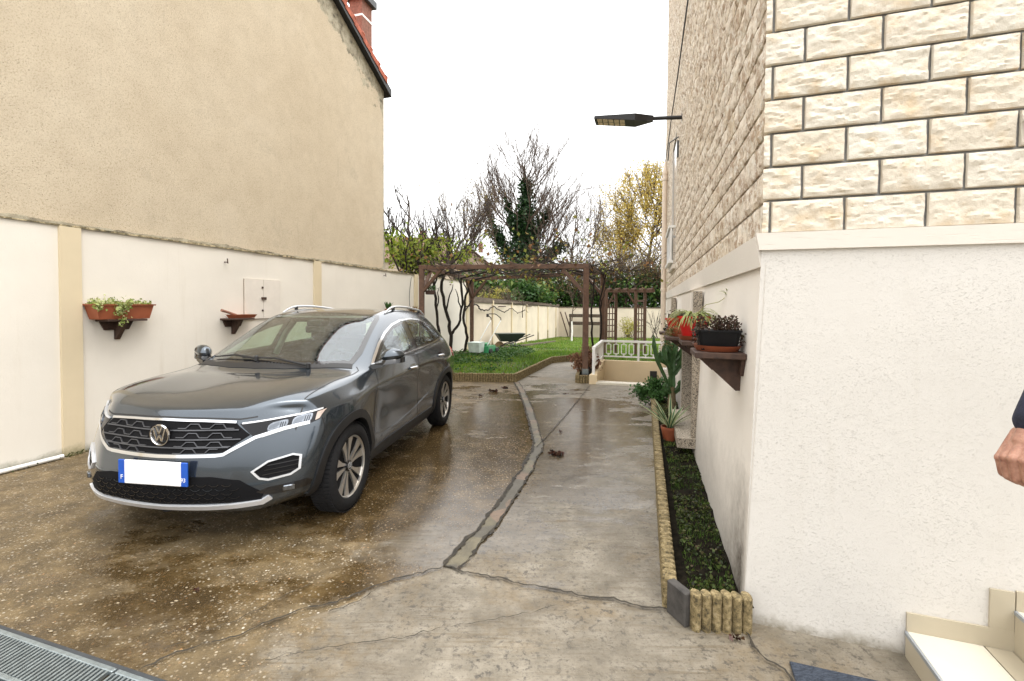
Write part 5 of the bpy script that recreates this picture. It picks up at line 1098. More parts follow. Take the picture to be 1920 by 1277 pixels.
def pot(p, r0, r1, h, m, lab, name='plant_pot', cat='flower pot', rim=.02, loc=None):
    t = thing(name, p, lab, cat); b = MB(); b.lathe(p, [(r0*.98, 0), (r0, .004), (r1, h-rim), (r1*1.05, h-rim), (r1*1.06, h), (r1*.97, h), (r1*.94, h-.03)], 26, caps=False); b.build('pot', m, t, 40)
    b = MB(); b.lathe(p+UP*(h-.03), [(0, 0), (r1*.95, 0)], 20, caps=False); b.build('soil', MT['soil'], t); return t
redp = simple('bright_red_plastic', (.50, .012, .010), .45, var=.1)
blackp = simple('black_trough_plastic', (.006, .006, .007), .6, spec=.2)
def blades(name, m, parent, base, n, L, w, droop=.6, out=1.0, up=.8, rg=rnd, seg=6, attr=True, az=None):
    """arching strap leaves from base"""
    V, F, A = [], [], []
    for k in range(n):
        a = rg.uniform(0, 2*pi) if az is None else az(k); o = Vector((cos(a), sin(a), 0)); l = L*rg.uniform(.6, 1.1); e = rg.uniform(.35, 1.1)*up; ww = w*rg.uniform(.75, 1.15); sd = Vector((-o.y, o.x, 0)); p = Vector(base)+o*rg.uniform(0, .02)+sd*rg.uniform(-.015, .015); d = (o*out*rg.uniform(.5, 1)+UP*e).normalized(); n0 = len(V); v = rg.random()
        for i in range(seg+1):
            t = i/seg; q = ww*(sin(pi*min(1, .18+.82*t))**.7)/2 if i < seg else .001; f = .25*q
            V += [(p-sd*q+d.cross(sd)*-f)[:], p[:], (p+sd*q+d.cross(sd)*-f)[:]]; A += [0, 1, 0]
            p = p+d*l/seg; d = (d+Vector((0, 0, -droop/seg*1.7))+o*.02).normalized()
        for i in range(seg):
            b0 = n0+3*i; F += [(b0, b0+1, b0+4, b0+3), (b0+1, b0+2, b0+5, b0+4)]
    return np_mesh(name, V, F, m, parent, attrs={'v': A}, smooth=True)
SPID = leafmat('spider_plant_leaf', (.50, .50, .22), (.48, .46, .2), (.13, .21, .04), (.09, .16, .025)); DRY = leafmat('dry_leaf', (.14, .11, .04), (.22, .17, .06), (.08, .10, .03))
SUCC = leafmat('dark_succulent', (.035, .018, .014), (.07, .035, .025), (.05, .045, .02)); AGV = leafmat('agave_leaf', (.50, .50, .30), (.36, .38, .2), (.05, .115, .05), (.045, .10, .045))
CACT = simple('cactus_green', (.035, .085, .022), .5, var=.35, vs=14, bump=.3); SHR = leafmat('glossy_shrub_leaf', (.025, .07, .015), (.05, .12, .03), (.09, .19, .05)); IVYL = leafmat('variegated_ivy', (.14, .22, .04), (.36, .42, .13), (.56, .56, .32))
# A: black trough with dark succulents
p = SPOT(0, .135); saucer(p, .135, 'large terracotta saucer under the black trough', sy=1.1)
tr = thing('succulent_trough', p+UP*.009, 'black trough packed with dark purple succulents on the nearest shelf', 'planter'); pt = p+UP*.009; b = MB()
bx2 = (HSF.n, HSF.d, UP); ring = lambda w, d, z: [pt+HSF.n*w*i+HSF.d*d*j+UP*z for i, j in ((-1, -.8), (-.85, -1), (.85, -1), (1, -.8), (1, .8), (.85, 1), (-.85, 1), (-1, .8))]
b.hexa(ring(.095, .095, 0), ring(.118, .125, .115)); b.hexa(ring(.122, .130, .108), ring(.122, .130, .118)); b.build('trough', blackp, tr)
P = []
for k in range(60):
    q = pt+HSF.n*rnd.uniform(-.115, .12)+HSF.d*rnd.uniform(-.125, .125)+UP*.11; h = rnd.uniform(.02, .085)+.02
    for i in range(int(h/.007)): P.append((q+UP*i*.007+Vector((rnd.gauss(0, .008), rnd.gauss(0, .008), 0)))[:])
for k in range(70): q = pt+HSF.n*rnd.choice((-.125, .125))*rnd.uniform(.9, 1.1)+HSF.d*rnd.uniform(-.13, .13)+UP*rnd.uniform(.03, .11); P.append(q[:])
V, F, A = leaf_mesh(np.array(P), nrg.uniform(.014, .026, len(P)), .7); np_mesh('succulents', V, F, SUCC, tr, attrs={'v': A})
# B: red pot with spider plant
p = SPOT(1, .165)+HSF.d*.05; saucer(p, .125, 'terracotta saucer under the red spider plant pot'); q = p+UP*.009
t = pot(q, .085, .125, .185, redp, 'bright red pot with an overflowing variegated spider plant on a shelf', 'spider_plant_pot'); blades('spider_plant', SPID, t, q+UP*.17, 150, .27, .015, 1.5, 1.0, .9)
b = MB(); r0 = q+UP*.18; P = [r0, r0+Vector((.06, -.10, .10)), r0+Vector((.08, -.28, .12)), r0+Vector((.09, -.42, .17))]; P = [Vector(x) for x in P]; b.tube(P, .003, 5); b.build('runner', simple('pale_runner', (.35, .32, .14), .7), t); blades('plantlet', SPID, t, P[-1], 14, .09, .009, .6, 1, 1.2)
# C: shelf with trailing dry plant
p = SPOT(2, .17); saucer(p+HSF.n*.02, .11, 'terracotta saucer under the trailing dry plant'); q = p+UP*.009+HSF.n*.02
t = pot(q, .055, .075, .09, MT['terra'], 'small terracotta pot with a dry trailing plant on the third shelf', 'trailing_plant_pot'); P = []
for k in range(40):
    a = rnd.uniform(0, 6.28); o = Vector((cos(a), sin(a), 0))*rnd.uniform(.07, .13)+HSF.n*.08; s = q+UP*.08
    for i in range(14): P.append((s+o*(i/13)**.6+UP*(.03*sin(i/4.)-.014*i*rnd.uniform(.3, 1.4))+Vector((rnd.gauss(0, .012),)*3))[:])
V, F, A = leaf_mesh(np.array(P), .026, .5); np_mesh('trailing_stems', V, F, DRY, t, attrs={'v': A})
# D: wide red pot, further
p = SPOT(3, .17); p2 = HSF(YH(5.55), .02+.17, 1.285)
sh2 = shelf(HSF, YH(5.6), .022, 1.30, .34, .32, 'dark wood bracket shelf under the wide red pot', GS); p = HSF(YH(5.6), .022+.16, 1.30)
saucer(p, .14, 'terracotta saucer under the wide red pot'); q = p+UP*.009; t = pot(q, .095, .145, .155, redp, 'wide bright red pot with small dark succulent rosettes near the drainpipe', 'succulent_pot')
blades('rosettes', DRY, t, q+UP*.14, 34, .11, .016, .7, 1, 1.0); P = np.array([(q+Vector((rnd.gauss(0, .07), rnd.gauss(0, .07), .16+rnd.uniform(0, .09))))[:] for _ in range(60)]); V, F, A = leaf_mesh(P, .025, .7); np_mesh('succulents', V, F, SUCC, t, attrs={'v': A})
p = SPOT(3, .26); t = pot(p+UP*0, .035, .05, .05, blackp, 'tiny dark pot on the outer end of the farthest shelf', 'small_plant_pot'); V, F, A = leaf_mesh(np.array([(p+Vector((rnd.gauss(0, .035), rnd.gauss(0, .035), .05+rnd.uniform(0, .07))))[:] for _ in range(40)]), .03, .6); np_mesh('leaves', V, F, SUCC, t, attrs={'v': A})
# ------------------------------------------------------------------ planter bed plants
b = None; q = Vector((1.80, 5.24, .09)); t = pot(q, .068, .092, .155, MT['terra'], 'terracotta pot with a white edged agave in the planter bed', 'agave_pot', rim=.03); blades('agave', AGV, t, q+UP*.14, 17, .42, .042, .30, 1.0, 1.5, az=lambda k: k*2.4)
ct = thing('cactus', (2.38, 6.85, .08), 'tall branching green columnar cactus growing against the house wall', 'cactus')
def cact(P, rs, nm):
    """five-ribbed fleshy column"""
    b = MB(); n = 10; P = [Vector(p) for p in P]; vs = []
    for i, p in enumerate(P):
        d = (P[min(i+1, len(P)-1)]-P[max(i-1, 0)]).normalized(); u = d.orthogonal().normalized(); u = (Vector((1, .2, 0))-d*d.x).normalized(); w = d.cross(u)
        for j in range(n): a = 2*pi*j/n; r = rs[i]*(1 if j % 2 == 0 else .55); vs.append(p+(u*cos(a)+w*sin(a))*r)
    k = len(P); b.add(vs, [(i*n+j, i*n+(j+1) % n, i*n+n+(j+1) % n, i*n+n+j) for i in range(k-1) for j in range(n)]+[tuple(range(n-1, -1, -1)), tuple(range((k-1)*n, k*n))]); return b.build(nm, CACT, ct)
c0 = Vector((2.38, 6.85, .06)); b = MB(); b.tube([c0, c0+UP*.25, c0+UP*.36], [.07, .055, .04], 8); b.build('trunk', simple('corky_cactus_trunk', (.13, .10, .05), .9, var=.4, vs=25, bump=.6), ct)
def arm(dx, dy, z0, z1, r): return cact([c0+Vector((dx*min(1, t*2.2), dy*min(1, t*2.2), z0+(z1-z0)*t)) for t in (0, .12, .3, .42, .6, .72, .9, 1)], [r*f for f in (.5, .95, .78, 1.05, .8, 1.0, .7, .15)], 'arm')
arm(0, 0, .3, .98, .062); arm(-.12, -.02, .60, 1.0, .05); arm(.12, -.05, .52, .95, .055); arm(.06, .05, .62, 1.05, .048); arm(-.07, .03, .66, 1.08, .045); arm(.16, .02, .68, 1.02, .042); arm(-.17, .02, .66, .88, .048)
arm(.11, -.04, .26, .46, .05); arm(-.10, -.03, .24, .42, .045)
for k in range(5): a = k*1.3; cact([c0+Vector((cos(a)*.16*t, -.02-.05*sin(a)*t, .72+.05*k+.22*t)) for t in (0, .3, .6, 1)], [.02, .045, .04, .01], 'arm')
cact([c0+Vector((-.02, -.02, .25)), c0+Vector((-.12, -.05, .5)), c0+Vector((-.24, -.05, .75)), c0+Vector((-.29, -.05, .98)), c0+Vector((-.30, -.05, 1.12))], [.022, .025, .03, .035, .01], 'arm')
def bush(name, c, r, n, size, m, label, cat='shrub', sq=(1, 1, 1), stems=12, group=None, z0=None, aspect=.6, rg=nrg, twm=None):
    c = Vector(c); t = thing(name, (c.x, c.y, z0 if z0 is not None else c.z-r*sq[2]), label, cat, group); K = max(6, n//60)
    cen = rg.normal(size=(K, 3)); cen /= np.linalg.norm(cen, axis=1, keepdims=True); cen *= (rg.random((K, 1))**.45)*.85
    idx = rg.integers(0, K, n); P = cen[idx]+rg.normal(0, .17, (n, 3)); P = P*np.array(sq)*r+np.array(c[:])
    if z0 is not None: P[:, 2] = np.maximum(P[:, 2], z0+.02)
    V, F, A = leaf_mesh(P, rg.uniform(.7, 1.3, n)*size, aspect); A = np.clip(np.repeat(rg.random(K)[idx]*.6, 4)+A*.4, 0, 1); np_mesh('foliage', V, F, m, t, attrs={'v': A})
    sg = []; bz = z0 if z0 is not None else c.z-r*sq[2]
    for k in range(stems):
        e = P[rg.integers(0, n)]; b0 = np.array([c.x+rg.normal(0, r*.12), c.y+rg.normal(0, r*.12), bz]); md = (b0+e)/2+rg.normal(0, r*.08, 3); w = max(.004, r*.018); sg += [(*b0, *md, w, w*.7), (*md, *e, w*.7, w*.3)]
    V, F = poly_tubes(sg); np_mesh('stems', V, F, twm or twig_dark, t); return t
bush('jade_shrub', (2.22, 7.35, .27), .27, 1500, .055, SHR, 'round glossy green shrub at the far end of the planter bed', sq=(1.1, .9, .85), z0=.03)
bush('small_weed_clump', (2.5, 6.2, .13), .10, 160, .05, SHR, 'low leafy clump between the agave pot and the cactus', z0=.08)
HYD = leafmat('dried_hydrangea', (.14, .055, .035), (.28, .15, .09), (.36, .24, .15), rough=.9)
bush('dried_hydrangea', (1.62, 10.25, .42), .33, 1700, .05, HYD, 'dried brown hydrangea bush at the foot of the pergola post', sq=(1.15, 1, .95), z0=.12, aspect=.9)
GB = leafmat('grass_blade', (.05, .10, .012), (.11, .21, .02), (.18, .31, .035), (.27, .33, .08), tr=.35)
def grass(name, pts, h, w, m, label, lean=.5):
    n = len(pts); rg = nrg; a = rg.random(n)*2*pi; hh = h*rg.uniform(.5, 1.25, n); o = np.stack([np.cos(a), np.sin(a), np.zeros(n)], 1); s = np.stack([-np.sin(a), np.cos(a), np.zeros(n)], 1)
    le = rg.uniform(.1, 1, n)*lean; T = pts+o*(hh*le)[:, None]; T[:, 2] += hh*np.sqrt(np.maximum(.05, 1-le**2*.6)); Md = pts+o*(hh*le*.35)[:, None]; Md[:, 2] += hh*.55; w_ = (w*rg.uniform(.6, 1.3, n))[:, None]
    V = np.stack([pts-s*w_/2, pts+s*w_/2, Md+s*w_*.4, Md-s*w_*.4, T+s*.0005, T-s*.0005], 1).reshape(-1, 3); k = np.arange(n)*6
    F = np.concatenate([np.stack([k, k+1, k+2, k+3], 1), np.stack([k+3, k+2, k+4, k+5], 1)])
    cl = np.array([mn.noise(Vector((p[0]*1.1, p[1]*1.1, 5))) for p in pts]); A = np.repeat(np.clip(rg.random(n)*.7+.15+cl*.5, 0, 1), 6)
    o = np_mesh(name, V, F, m, None, attrs={'v': A}); return tag(o, label, None, None, 'stuff')
def scatter(poly, n, dens=None):
    xs = [p[0] for p in poly]; ys = [p[1] for p in poly]; out = []
    while len(out) < n:
        x, y = rnd.uniform(min(xs), max(xs)), rnd.uniform(min(ys), max(ys))
        if inside(poly, x, y) and (dens is None or rnd.random() < dens(x, y)): out.append((x, y))
    return out
LG = [(-3.2, 9.95), (.05, 9.72), (1.12, 12.95), (1.98, 13.65), (2.5, 12.0), (3.95, 11.6), (6.5, 15), (12, 22), (12, 30), (3.32, 32.8)]
dn = lambda x, y: min(1, (11.5/y)**1.6)*(.35+.65*max(0, min(1, .62+1.5*mn.noise(Vector((x*.75, y*.75, 8)))+(.35 if x > y*.045 else -.18))))
G_ = np.array([(x, y, tz(x, y)) for x, y in scatter(LG, 60000, dn)])
grass('lawn_grass', G_, .075, .012, GB, 'green lawn grass, thick in the middle and patchy towards the wall')
LG2 = [(.93, 2.36), (1.17, 2.33), (2.62, 7.3), (2.36, 7.5)]; S_ = np.array([(x, y, .07) for x, y in scatter(LG2, 4200, lambda x, y: max(0.05, .35+1.6*mn.noise(Vector((x*5, y*5, 2)))))])
grass('bed_grass', S_, .036, .004, leafmat('bed_weed', (.02, .05, .008), (.07, .14, .02), (.15, .22, .04), (.20, .17, .07)), 'thin grass and moss growing in the dark planter bed')
P = np.array([(x, y, .10+rnd.uniform(-.02, .025)) for x, y in scatter(LG2, 5200, lambda x, y: max(.03, .25+2.1*mn.noise(Vector((x*6, y*6, 7)))))]); V, F, A = leaf_mesh(P, nrg.uniform(.010, .030, len(P)), .7, tilt=.5); tag(np_mesh('bed_moss', V, F, leafmat('dark_moss', (.012, .012, .006), (.03, .045, .010), (.075, .11, .02), (.085, .058, .030)), None, attrs={'v': A}), 'dark moss, crumbs and tiny weeds covering the planter soil', None, None, 'stuff')
LT = leafmat('fallen_leaves', (.10, .045, .02), (.22, .12, .04), (.30, .22, .06)); P = np.array([(x, y, tz(x, y)+.02) for x, y in scatter(LG, 2600, lambda x, y: .25+.75*(y > 26)+.3*(x < y*.03))]); V, F, A = leaf_mesh(P, .07, .7, tilt=.25); tag(np_mesh('leaf_litter', V, F, LT, None, attrs={'v': A}), 'fallen brown and yellow leaves scattered over the lawn', None, None, 'stuff')
WD = leafmat('broad_weed', (.02, .06, .012), (.045, .11, .02), (.07, .15, .03)); P = np.array([(x, y, tz(x, y)+rnd.uniform(.02, .11)) for x, y in scatter([(-3.2, 10), (-.4, 9.9), (.9, 15.5), (.3, 18.5), (-.9, 19)], 5200, lambda x, y: max(.05, .3+1.5*mn.noise(Vector((x*1.5, y*1.5, 4)))))]); V, F, A = leaf_mesh(P, .07, .6, tilt=.5); tag(np_mesh('low_weeds', V, F, WD, None, attrs={'v': A}), 'low leafy weeds covering the patchy side of the lawn', None, None, 'stuff')
# ------------------------------------------------------------------ left wall: flower box, tool shelf, cabinet, hooks
shelf(LWF, YA(5.30), .002, 1.425, .42, .20, 'dark bracket shelf carrying the terracotta flower box on the cream wall', 'bracket shelves on the cream wall', board=.025)
fb = thing('flower_box', LWF(YA(5.28), .11, 1.427), 'long terracotta flower box with trailing variegated ivy on the cream wall', 'flower box'); fo = Vector(fb.location); b = MB()
rr = lambda l, w, z: [fo+LWF.d*l*i+LWF.n*w*j+UP*z for i, j in ((-1, -1), (1, -1), (1, 1), (-1, 1))]
b.hexa(rr(.265, .075, 0), rr(.30, .098, .158)); b.hexa(rr(.315, .108, .150), rr(.318, .110, .166)); b.build('box', MT['terra'], fb)
P = [(fo+LWF.d*rnd.uniform(-.30, .29)+LWF.n*rnd.uniform(-.09, .10)+UP*(.165+abs(rnd.gauss(0, .028))))[:] for _ in range(430)]
for (a, l, n) in ((-.10, .13, 80), (-.06, .25, 55), (-.30, .08, 40), (-.02, .08, 30)):
    for k in range(n): t = rnd.random(); P.append((fo+LWF.d*(a+rnd.gauss(0, .028))+LWF.n*(.118+rnd.uniform(0, .03))+UP*(.17-l*t))[:])
V, F, A = leaf_mesh(np.array(P), nrg.uniform(.02, .042, len(P)), .75); np_mesh('ivy', V, F, IVYL, fb, attrs={'v': A})
shelf(LWF, YA(6.80), .002, 1.395, .42, .20, 'dark bracket shelf with a dustpan beside the wall cupboard', 'bracket shelves on the cream wall', board=.025)
dp = thing('dustpan', LWF(YA(6.8), .1, 1.396), 'terracotta coloured dustpan with its wooden handle sticking up', 'dustpan'); do = LWF(YA(6.86), .11, 1.397); b = MB()
rr = lambda l, w, z, s=0: [do+LWF.d*(l*i+s)+LWF.n*w*j+UP*z for i, j in ((-1, -1), (1, -1), (1, 1), (-1, 1))]
b.hexa(rr(.17, .06, 0), rr(.20, .085, .05)); b.build('pan', MT['terra'], dp); b = MB(); b.tube([do-LWF.d*.10+UP*.045, do-LWF.d*.34+UP*.115], [.016, .02], 8); b.build('handle', simple('pinkish_wood', (.30, .15, .10), .7), dp)
cb = thing('wall_cupboard', LWF(YA(7.33), .01, 1.68), 'pale two door meter cupboard set in the cream wall', 'cupboard'); ca0, ca1 = YA(7.0), YA(7.68)
b = MB(); b.hexa(*slab(LWF, ca0-.008, ca1+.004, .001, .006, 1.366, 1.984)); b.build('frame', simple('cupboard_gap', (.30, .24, .19), .8), cb)
for a, c in ((ca0, (ca0+ca1)/2-.004), ((ca0+ca1)/2+.004, ca1)): b = MB(); b.hexa(*slab(LWF, a, c, .007, .022, 1.375, 1.98)); b.build('door', simple('pale_cream_board', (.73, .675, .60), .6, var=.04), cb)
b = MB(); b.box(LWF((ca0+ca1)/2, .03, 1.69), (.09, .02, .04), (LWF.d, LWF.n, UP)); b.build('latch', MT['dark_wood'], cb)
for z in (1.5, 1.86): b = MB(); b.box(LWF((ca0+ca1)/2-.02, .025, z), (.03, .01, .03), (LWF.d, LWF.n, UP)); b.build('hinge', MT['dark_wood'], cb)
for y, z, lab in ((6.68, 2.20, 'small rusty wall hook left of the cupboard near the coping'), (10.75, 2.27, 'small rusty wall hook near the coping beyond the cupboard')):
    b = MB(); p = LWF(YA(y), 0, z); b.tube([p, p+LWF.n*.05, p+LWF.n*.065+UP*-.02, p+LWF.n*.055+UP*.05], .008, 6); tag(b.build('wall_hook', MT['dark_wood'], None, loc=p), lab, 'hook', 'hooks in the cream wall')
b = MB(); P = [LWF(YA(12.25)-.25-.10*sin(t*2.2), .012, 2.32-.75*t) for t in np.linspace(0, 1, 12)]; b.tube(P, .006, 5); tag(b.build('hanging_cable', MT['black'], None, loc=P[0]), 'thin dark cable looping down the cream wall near the pergola post', 'cable')
hp = thing('hanging_planter', (-2.02, 11.12, 1.85), 'small dark hanging planter with green tufts on the left pergola post', 'planter'); b = MB(); b.box((-1.95, 11.1, 1.90), (.22, .14, .10), bev=.01); b.build('box', MT['dark_wood'], hp); V, F, A = leaf_mesh(np.array([(-1.95+rnd.gauss(0, .07), 11.1+rnd.gauss(0, .05), 1.98+rnd.uniform(-.02, .08)) for _ in range(130)]), .06, .35); np_mesh('leaves', V, F, SHR, hp, attrs={'v': A})
sp_ = LWF(YA(10.95), .12, 0); t = thing('shelf_plant', LWF(YA(10.9), .002, 1.5), 'green potted plant on a wall shelf, its top showing above the car roof', 'plant'); b = MB(); b.box(LWF(YA(10.9), .12, 1.37), (.4, .22, .03), (LWF.d, LWF.n, UP)); b.build('board', MT['dark_wood'], t); b = MB(); b.lathe(LWF(YA(10.75), .12, 1.385), [(.06, 0), (.08, .12)], 16); b.build('pot', MT['terra'], t); blades('leaves', SHR, t, LWF(YA(10.75), .12, 1.49), 18, .19, .05, .2, .6, 2.0)
t = thing('dry_shelf_plant', LWF(YA(11.9), .12, 1.5), 'small brown dry plant near the left pergola post, above the car roof', 'plant'); b = MB(); b.box(LWF(YA(11.9), .1, 1.40), (.35, .18, .03), (LWF.d, LWF.n, UP)); b.build('board', MT['dark_wood'], t); V, F, A = leaf_mesh(np.array([LWF(YA(11.9)+rnd.gauss(0, .12), .1+rnd.gauss(0, .04), 1.45+rnd.uniform(-.03, .10))[:] for _ in range(150)]), .05, .5); np_mesh('leaves', V, F, LT, t, attrs={'v': A})
b = MB(); P = [LWF(a, .07+.012*sin(a*3), .028) for a in np.linspace(-2.2, .42, 14)]; b.tube(P, .021, 10); tag(b.build('white_conduit', MT['white_paint'], None, 60, loc=P[-1]), 'white plastic pipe lying along the foot of the cream wall', 'pipe')
ms = leafmat('moss', (.03, .05, .008), (.06, .075, .015), (.04, .035, .015)); P = np.array([LWF(rnd.uniform(-2.5, 7), .02+abs(rnd.gauss(0, .04)), rnd.uniform(0, .03))[:] for _ in range(1800)]); V, F, A = leaf_mesh(P, .022, .7); tag(np_mesh('moss', V, F, ms, None, attrs={'v': A}), 'moss and debris along the foot of the cream wall', None, None, 'stuff')
# ------------------------------------------------------------------ fallen wet leaf clumps on the concrete
for k, (x, y, r, lab) in enumerate(((.49, 4.95, .075, 'clump of wet brown leaves in the middle of the path'), (-.32, 8.55, .07, 'wet leaf clump near the lawn corner, left of two'), (-.13, 8.9, .065, 'wet leaf clump near the lawn corner, right of two'), (-.55, 8.15, .05, 'wet leaf clump on the concrete between the car and the lawn corner'), (.95, 8.35, .05, 'small dark leaf on the far path'), (.62, 5.85, .035, 'tiny dark leaf on the path joint'), (1.09, 2.19, .035, 'curled dark red leaf at the corner of the planter'), (1.27, 3.52, .03, 'small dark red leaf beside the planter edging'), (-1.75, 2.55, .022, 'small black lump on the pebbly concrete'))):
    P = np.array([(x+rnd.gauss(0, r*.5), y+rnd.gauss(0, r*.35), .012+abs(rnd.gauss(0, r*.16))) for _ in range(26 if r > .06 else 9)]); V, F, A = leaf_mesh(P, r*.85, .7, tilt=.35)
    tag(np_mesh('leaf_clump', V, F, leafmat('wet_leaf', (.022, .010, .007), (.06, .022, .014), (.045, .028, .014), rough=.25, tr=0) if k == 0 else bpy.data.materials['wet_leaf'], None, (x, y, 0), attrs={'v': A}), lab, 'fallen leaf', 'wet leaves on the concrete')
V = []; ST_ = scatter([(-4, 4.2), (-3.2, 1.2), (-1.2, 1.6), (-.75, 2.5), (-.9, 3.2), (-2.2, 2.4)], 1100)
b = MB()
for x, y in ST_:
    r = .0022+.006*rnd.random()**2.5; a = rnd.uniform(0, 3.1); b.lathe((x, y, .0005), [(r*.8, 0), (r, r*.25), (r*.6, r*.6), (0, r*.65)], 6, sx=1.5 if rnd.random() < .5 else 1, sy=.8, caps=False)
tag(b.build('pebbles', simple('pale_pebbles', (.26, .21, .14), .6, var=.5, vs=30), None, 50), 'pale pebbles standing proud of the worn concrete', None, None, 'stuff')
# ------------------------------------------------------------------ drain grate, steps, mat
dg = thing('drain_grate', (-2.1, 2.1, 0), 'galvanised slotted drain channel grate set in the concrete', 'drain grate'); gd = Vector((.9548, -.297, 0)); gn = Vector((.297, .9548, 0)); g0 = Vector((-1.51, 1.934, .006))
b = MB()
for o in (0, -.215): b.box(g0+gd*-1.2+gn*(o-.012), (4.4, .028, .03), (gd, gn, UP), .004)
b.box(g0+gd*-1.2+gn*-.12+UP*-.05, (4.4, .2, .01), (gd, gn, UP)); fr_ = b.build('channel_frame', simple('dark_channel', (.05, .055, .06), .6, .3), dg)
for s0, s1 in ((-3.4, -2.24), (-2.225, -1.21), (-1.195, -.195), (-.18, .90)):
    b = MB()
    for o in (-.032, -.196): b.box(g0+gd*(s0+s1)/2+gn*o+UP*.010, (s1-s0, .022, .02), (gd, gn, UP), .003)
    k = s0+.012
    while k < s1-.01: b.box(g0+gd*k+gn*-.114+UP*.009, (.0105, .143, .018), (gd*.985+gn*.17, gn*.985-gd*.17, UP)); k += .0232
    b.build('grate', MT['steel'], dg)
stq = thing('front_steps', HFF(.75, .5, 0), 'cream tiled front steps with grey nosings against the stone house', 'steps'); fw_, fn_ = HFF.d, HFF.n
def fbox(a0, a1, o0, o1, z0, z1, nm, m, bev=0): b = MB(); b.box(HFF((a0+a1)/2, (o0+o1)/2, (z0+z1)/2), (a1-a0, o1-o0, z1-z0), (fw_, fn_, UP), bev); return b.build(nm, m, stq)
s1_, s2_, s3_ = .625, 1.01, 1.40
fbox(s1_+.012, 3, .004, 1.6, -.1, .104, 'step_core', MT['grout']); fbox(s2_+.012, 3, .004, 1.6, .1045, .284, 'step_core', MT['grout']); fbox(s3_+.012, 3, .004, 1.6, .2845, .464, 'step_core', MT['grout'])
for sa, sb, z in ((s1_, s2_, .105), (s2_, s3_, .285), (s3_, 3, .465)):
    for k in range(5):
        o0 = .012+.31*k; e = sb-.004 if sb < 3 else 2.9; sp = e-.095 if sb < 3 else e
        fbox(sa+.008, sp-.006, o0, o0+.304, z, z+.012, 'tread_tile', MT['tile']); 
        if sb < 3: fbox(sp, e, o0, o0+.305, z, z+.012, 'tread_tile', MT['tile_dark'])
        fbox(sa, sa+.011, o0, o0+.305, z-.178 if z > .2 else -.03, z-.004, 'riser_tile', MT['tile_dark'])
    fbox(sa-.004, sa+.0075, .012, 1.55, z-.0035, z+.0125, 'nosing', simple('grey_nosing', (.30, .32, .34), .4, .2))
    fbox(sa+.004, (sb+.06 if sb < 3 else 2.9), .001, .0115, z+.0125, z+.098, 'skirting_tile', MT['tile_dark'])
    if sb < 3: fbox(sb-.085, sb-.001, .001, .0114, z+.0985, z+.272, 'skirting_tile', MT['tile_dark'])
mt = thing('doormat', HFF(.2, .25, .01), 'dark blue grey ribbed doormat in front of the steps', 'doormat'); b = MB(); m0 = Vector((1.262, 2.055, .008)); b.box(m0+fw_*.42+fn_*.30, (.84, .60, .012), (fw_, fn_, UP), .004)
def _mat():
    m = M('blue_grey_carpet'); n = m.noise(160, 3, .7, m.map((.35, 1, 1))); m.set(color=m.ramp(n, (.35, (.012, .017, .027)), (.65, (.05, .062, .085))), rough=.95, normal=m.bump(n, .8, .006)); return m.m
b.build('mat', _mat(), mt)
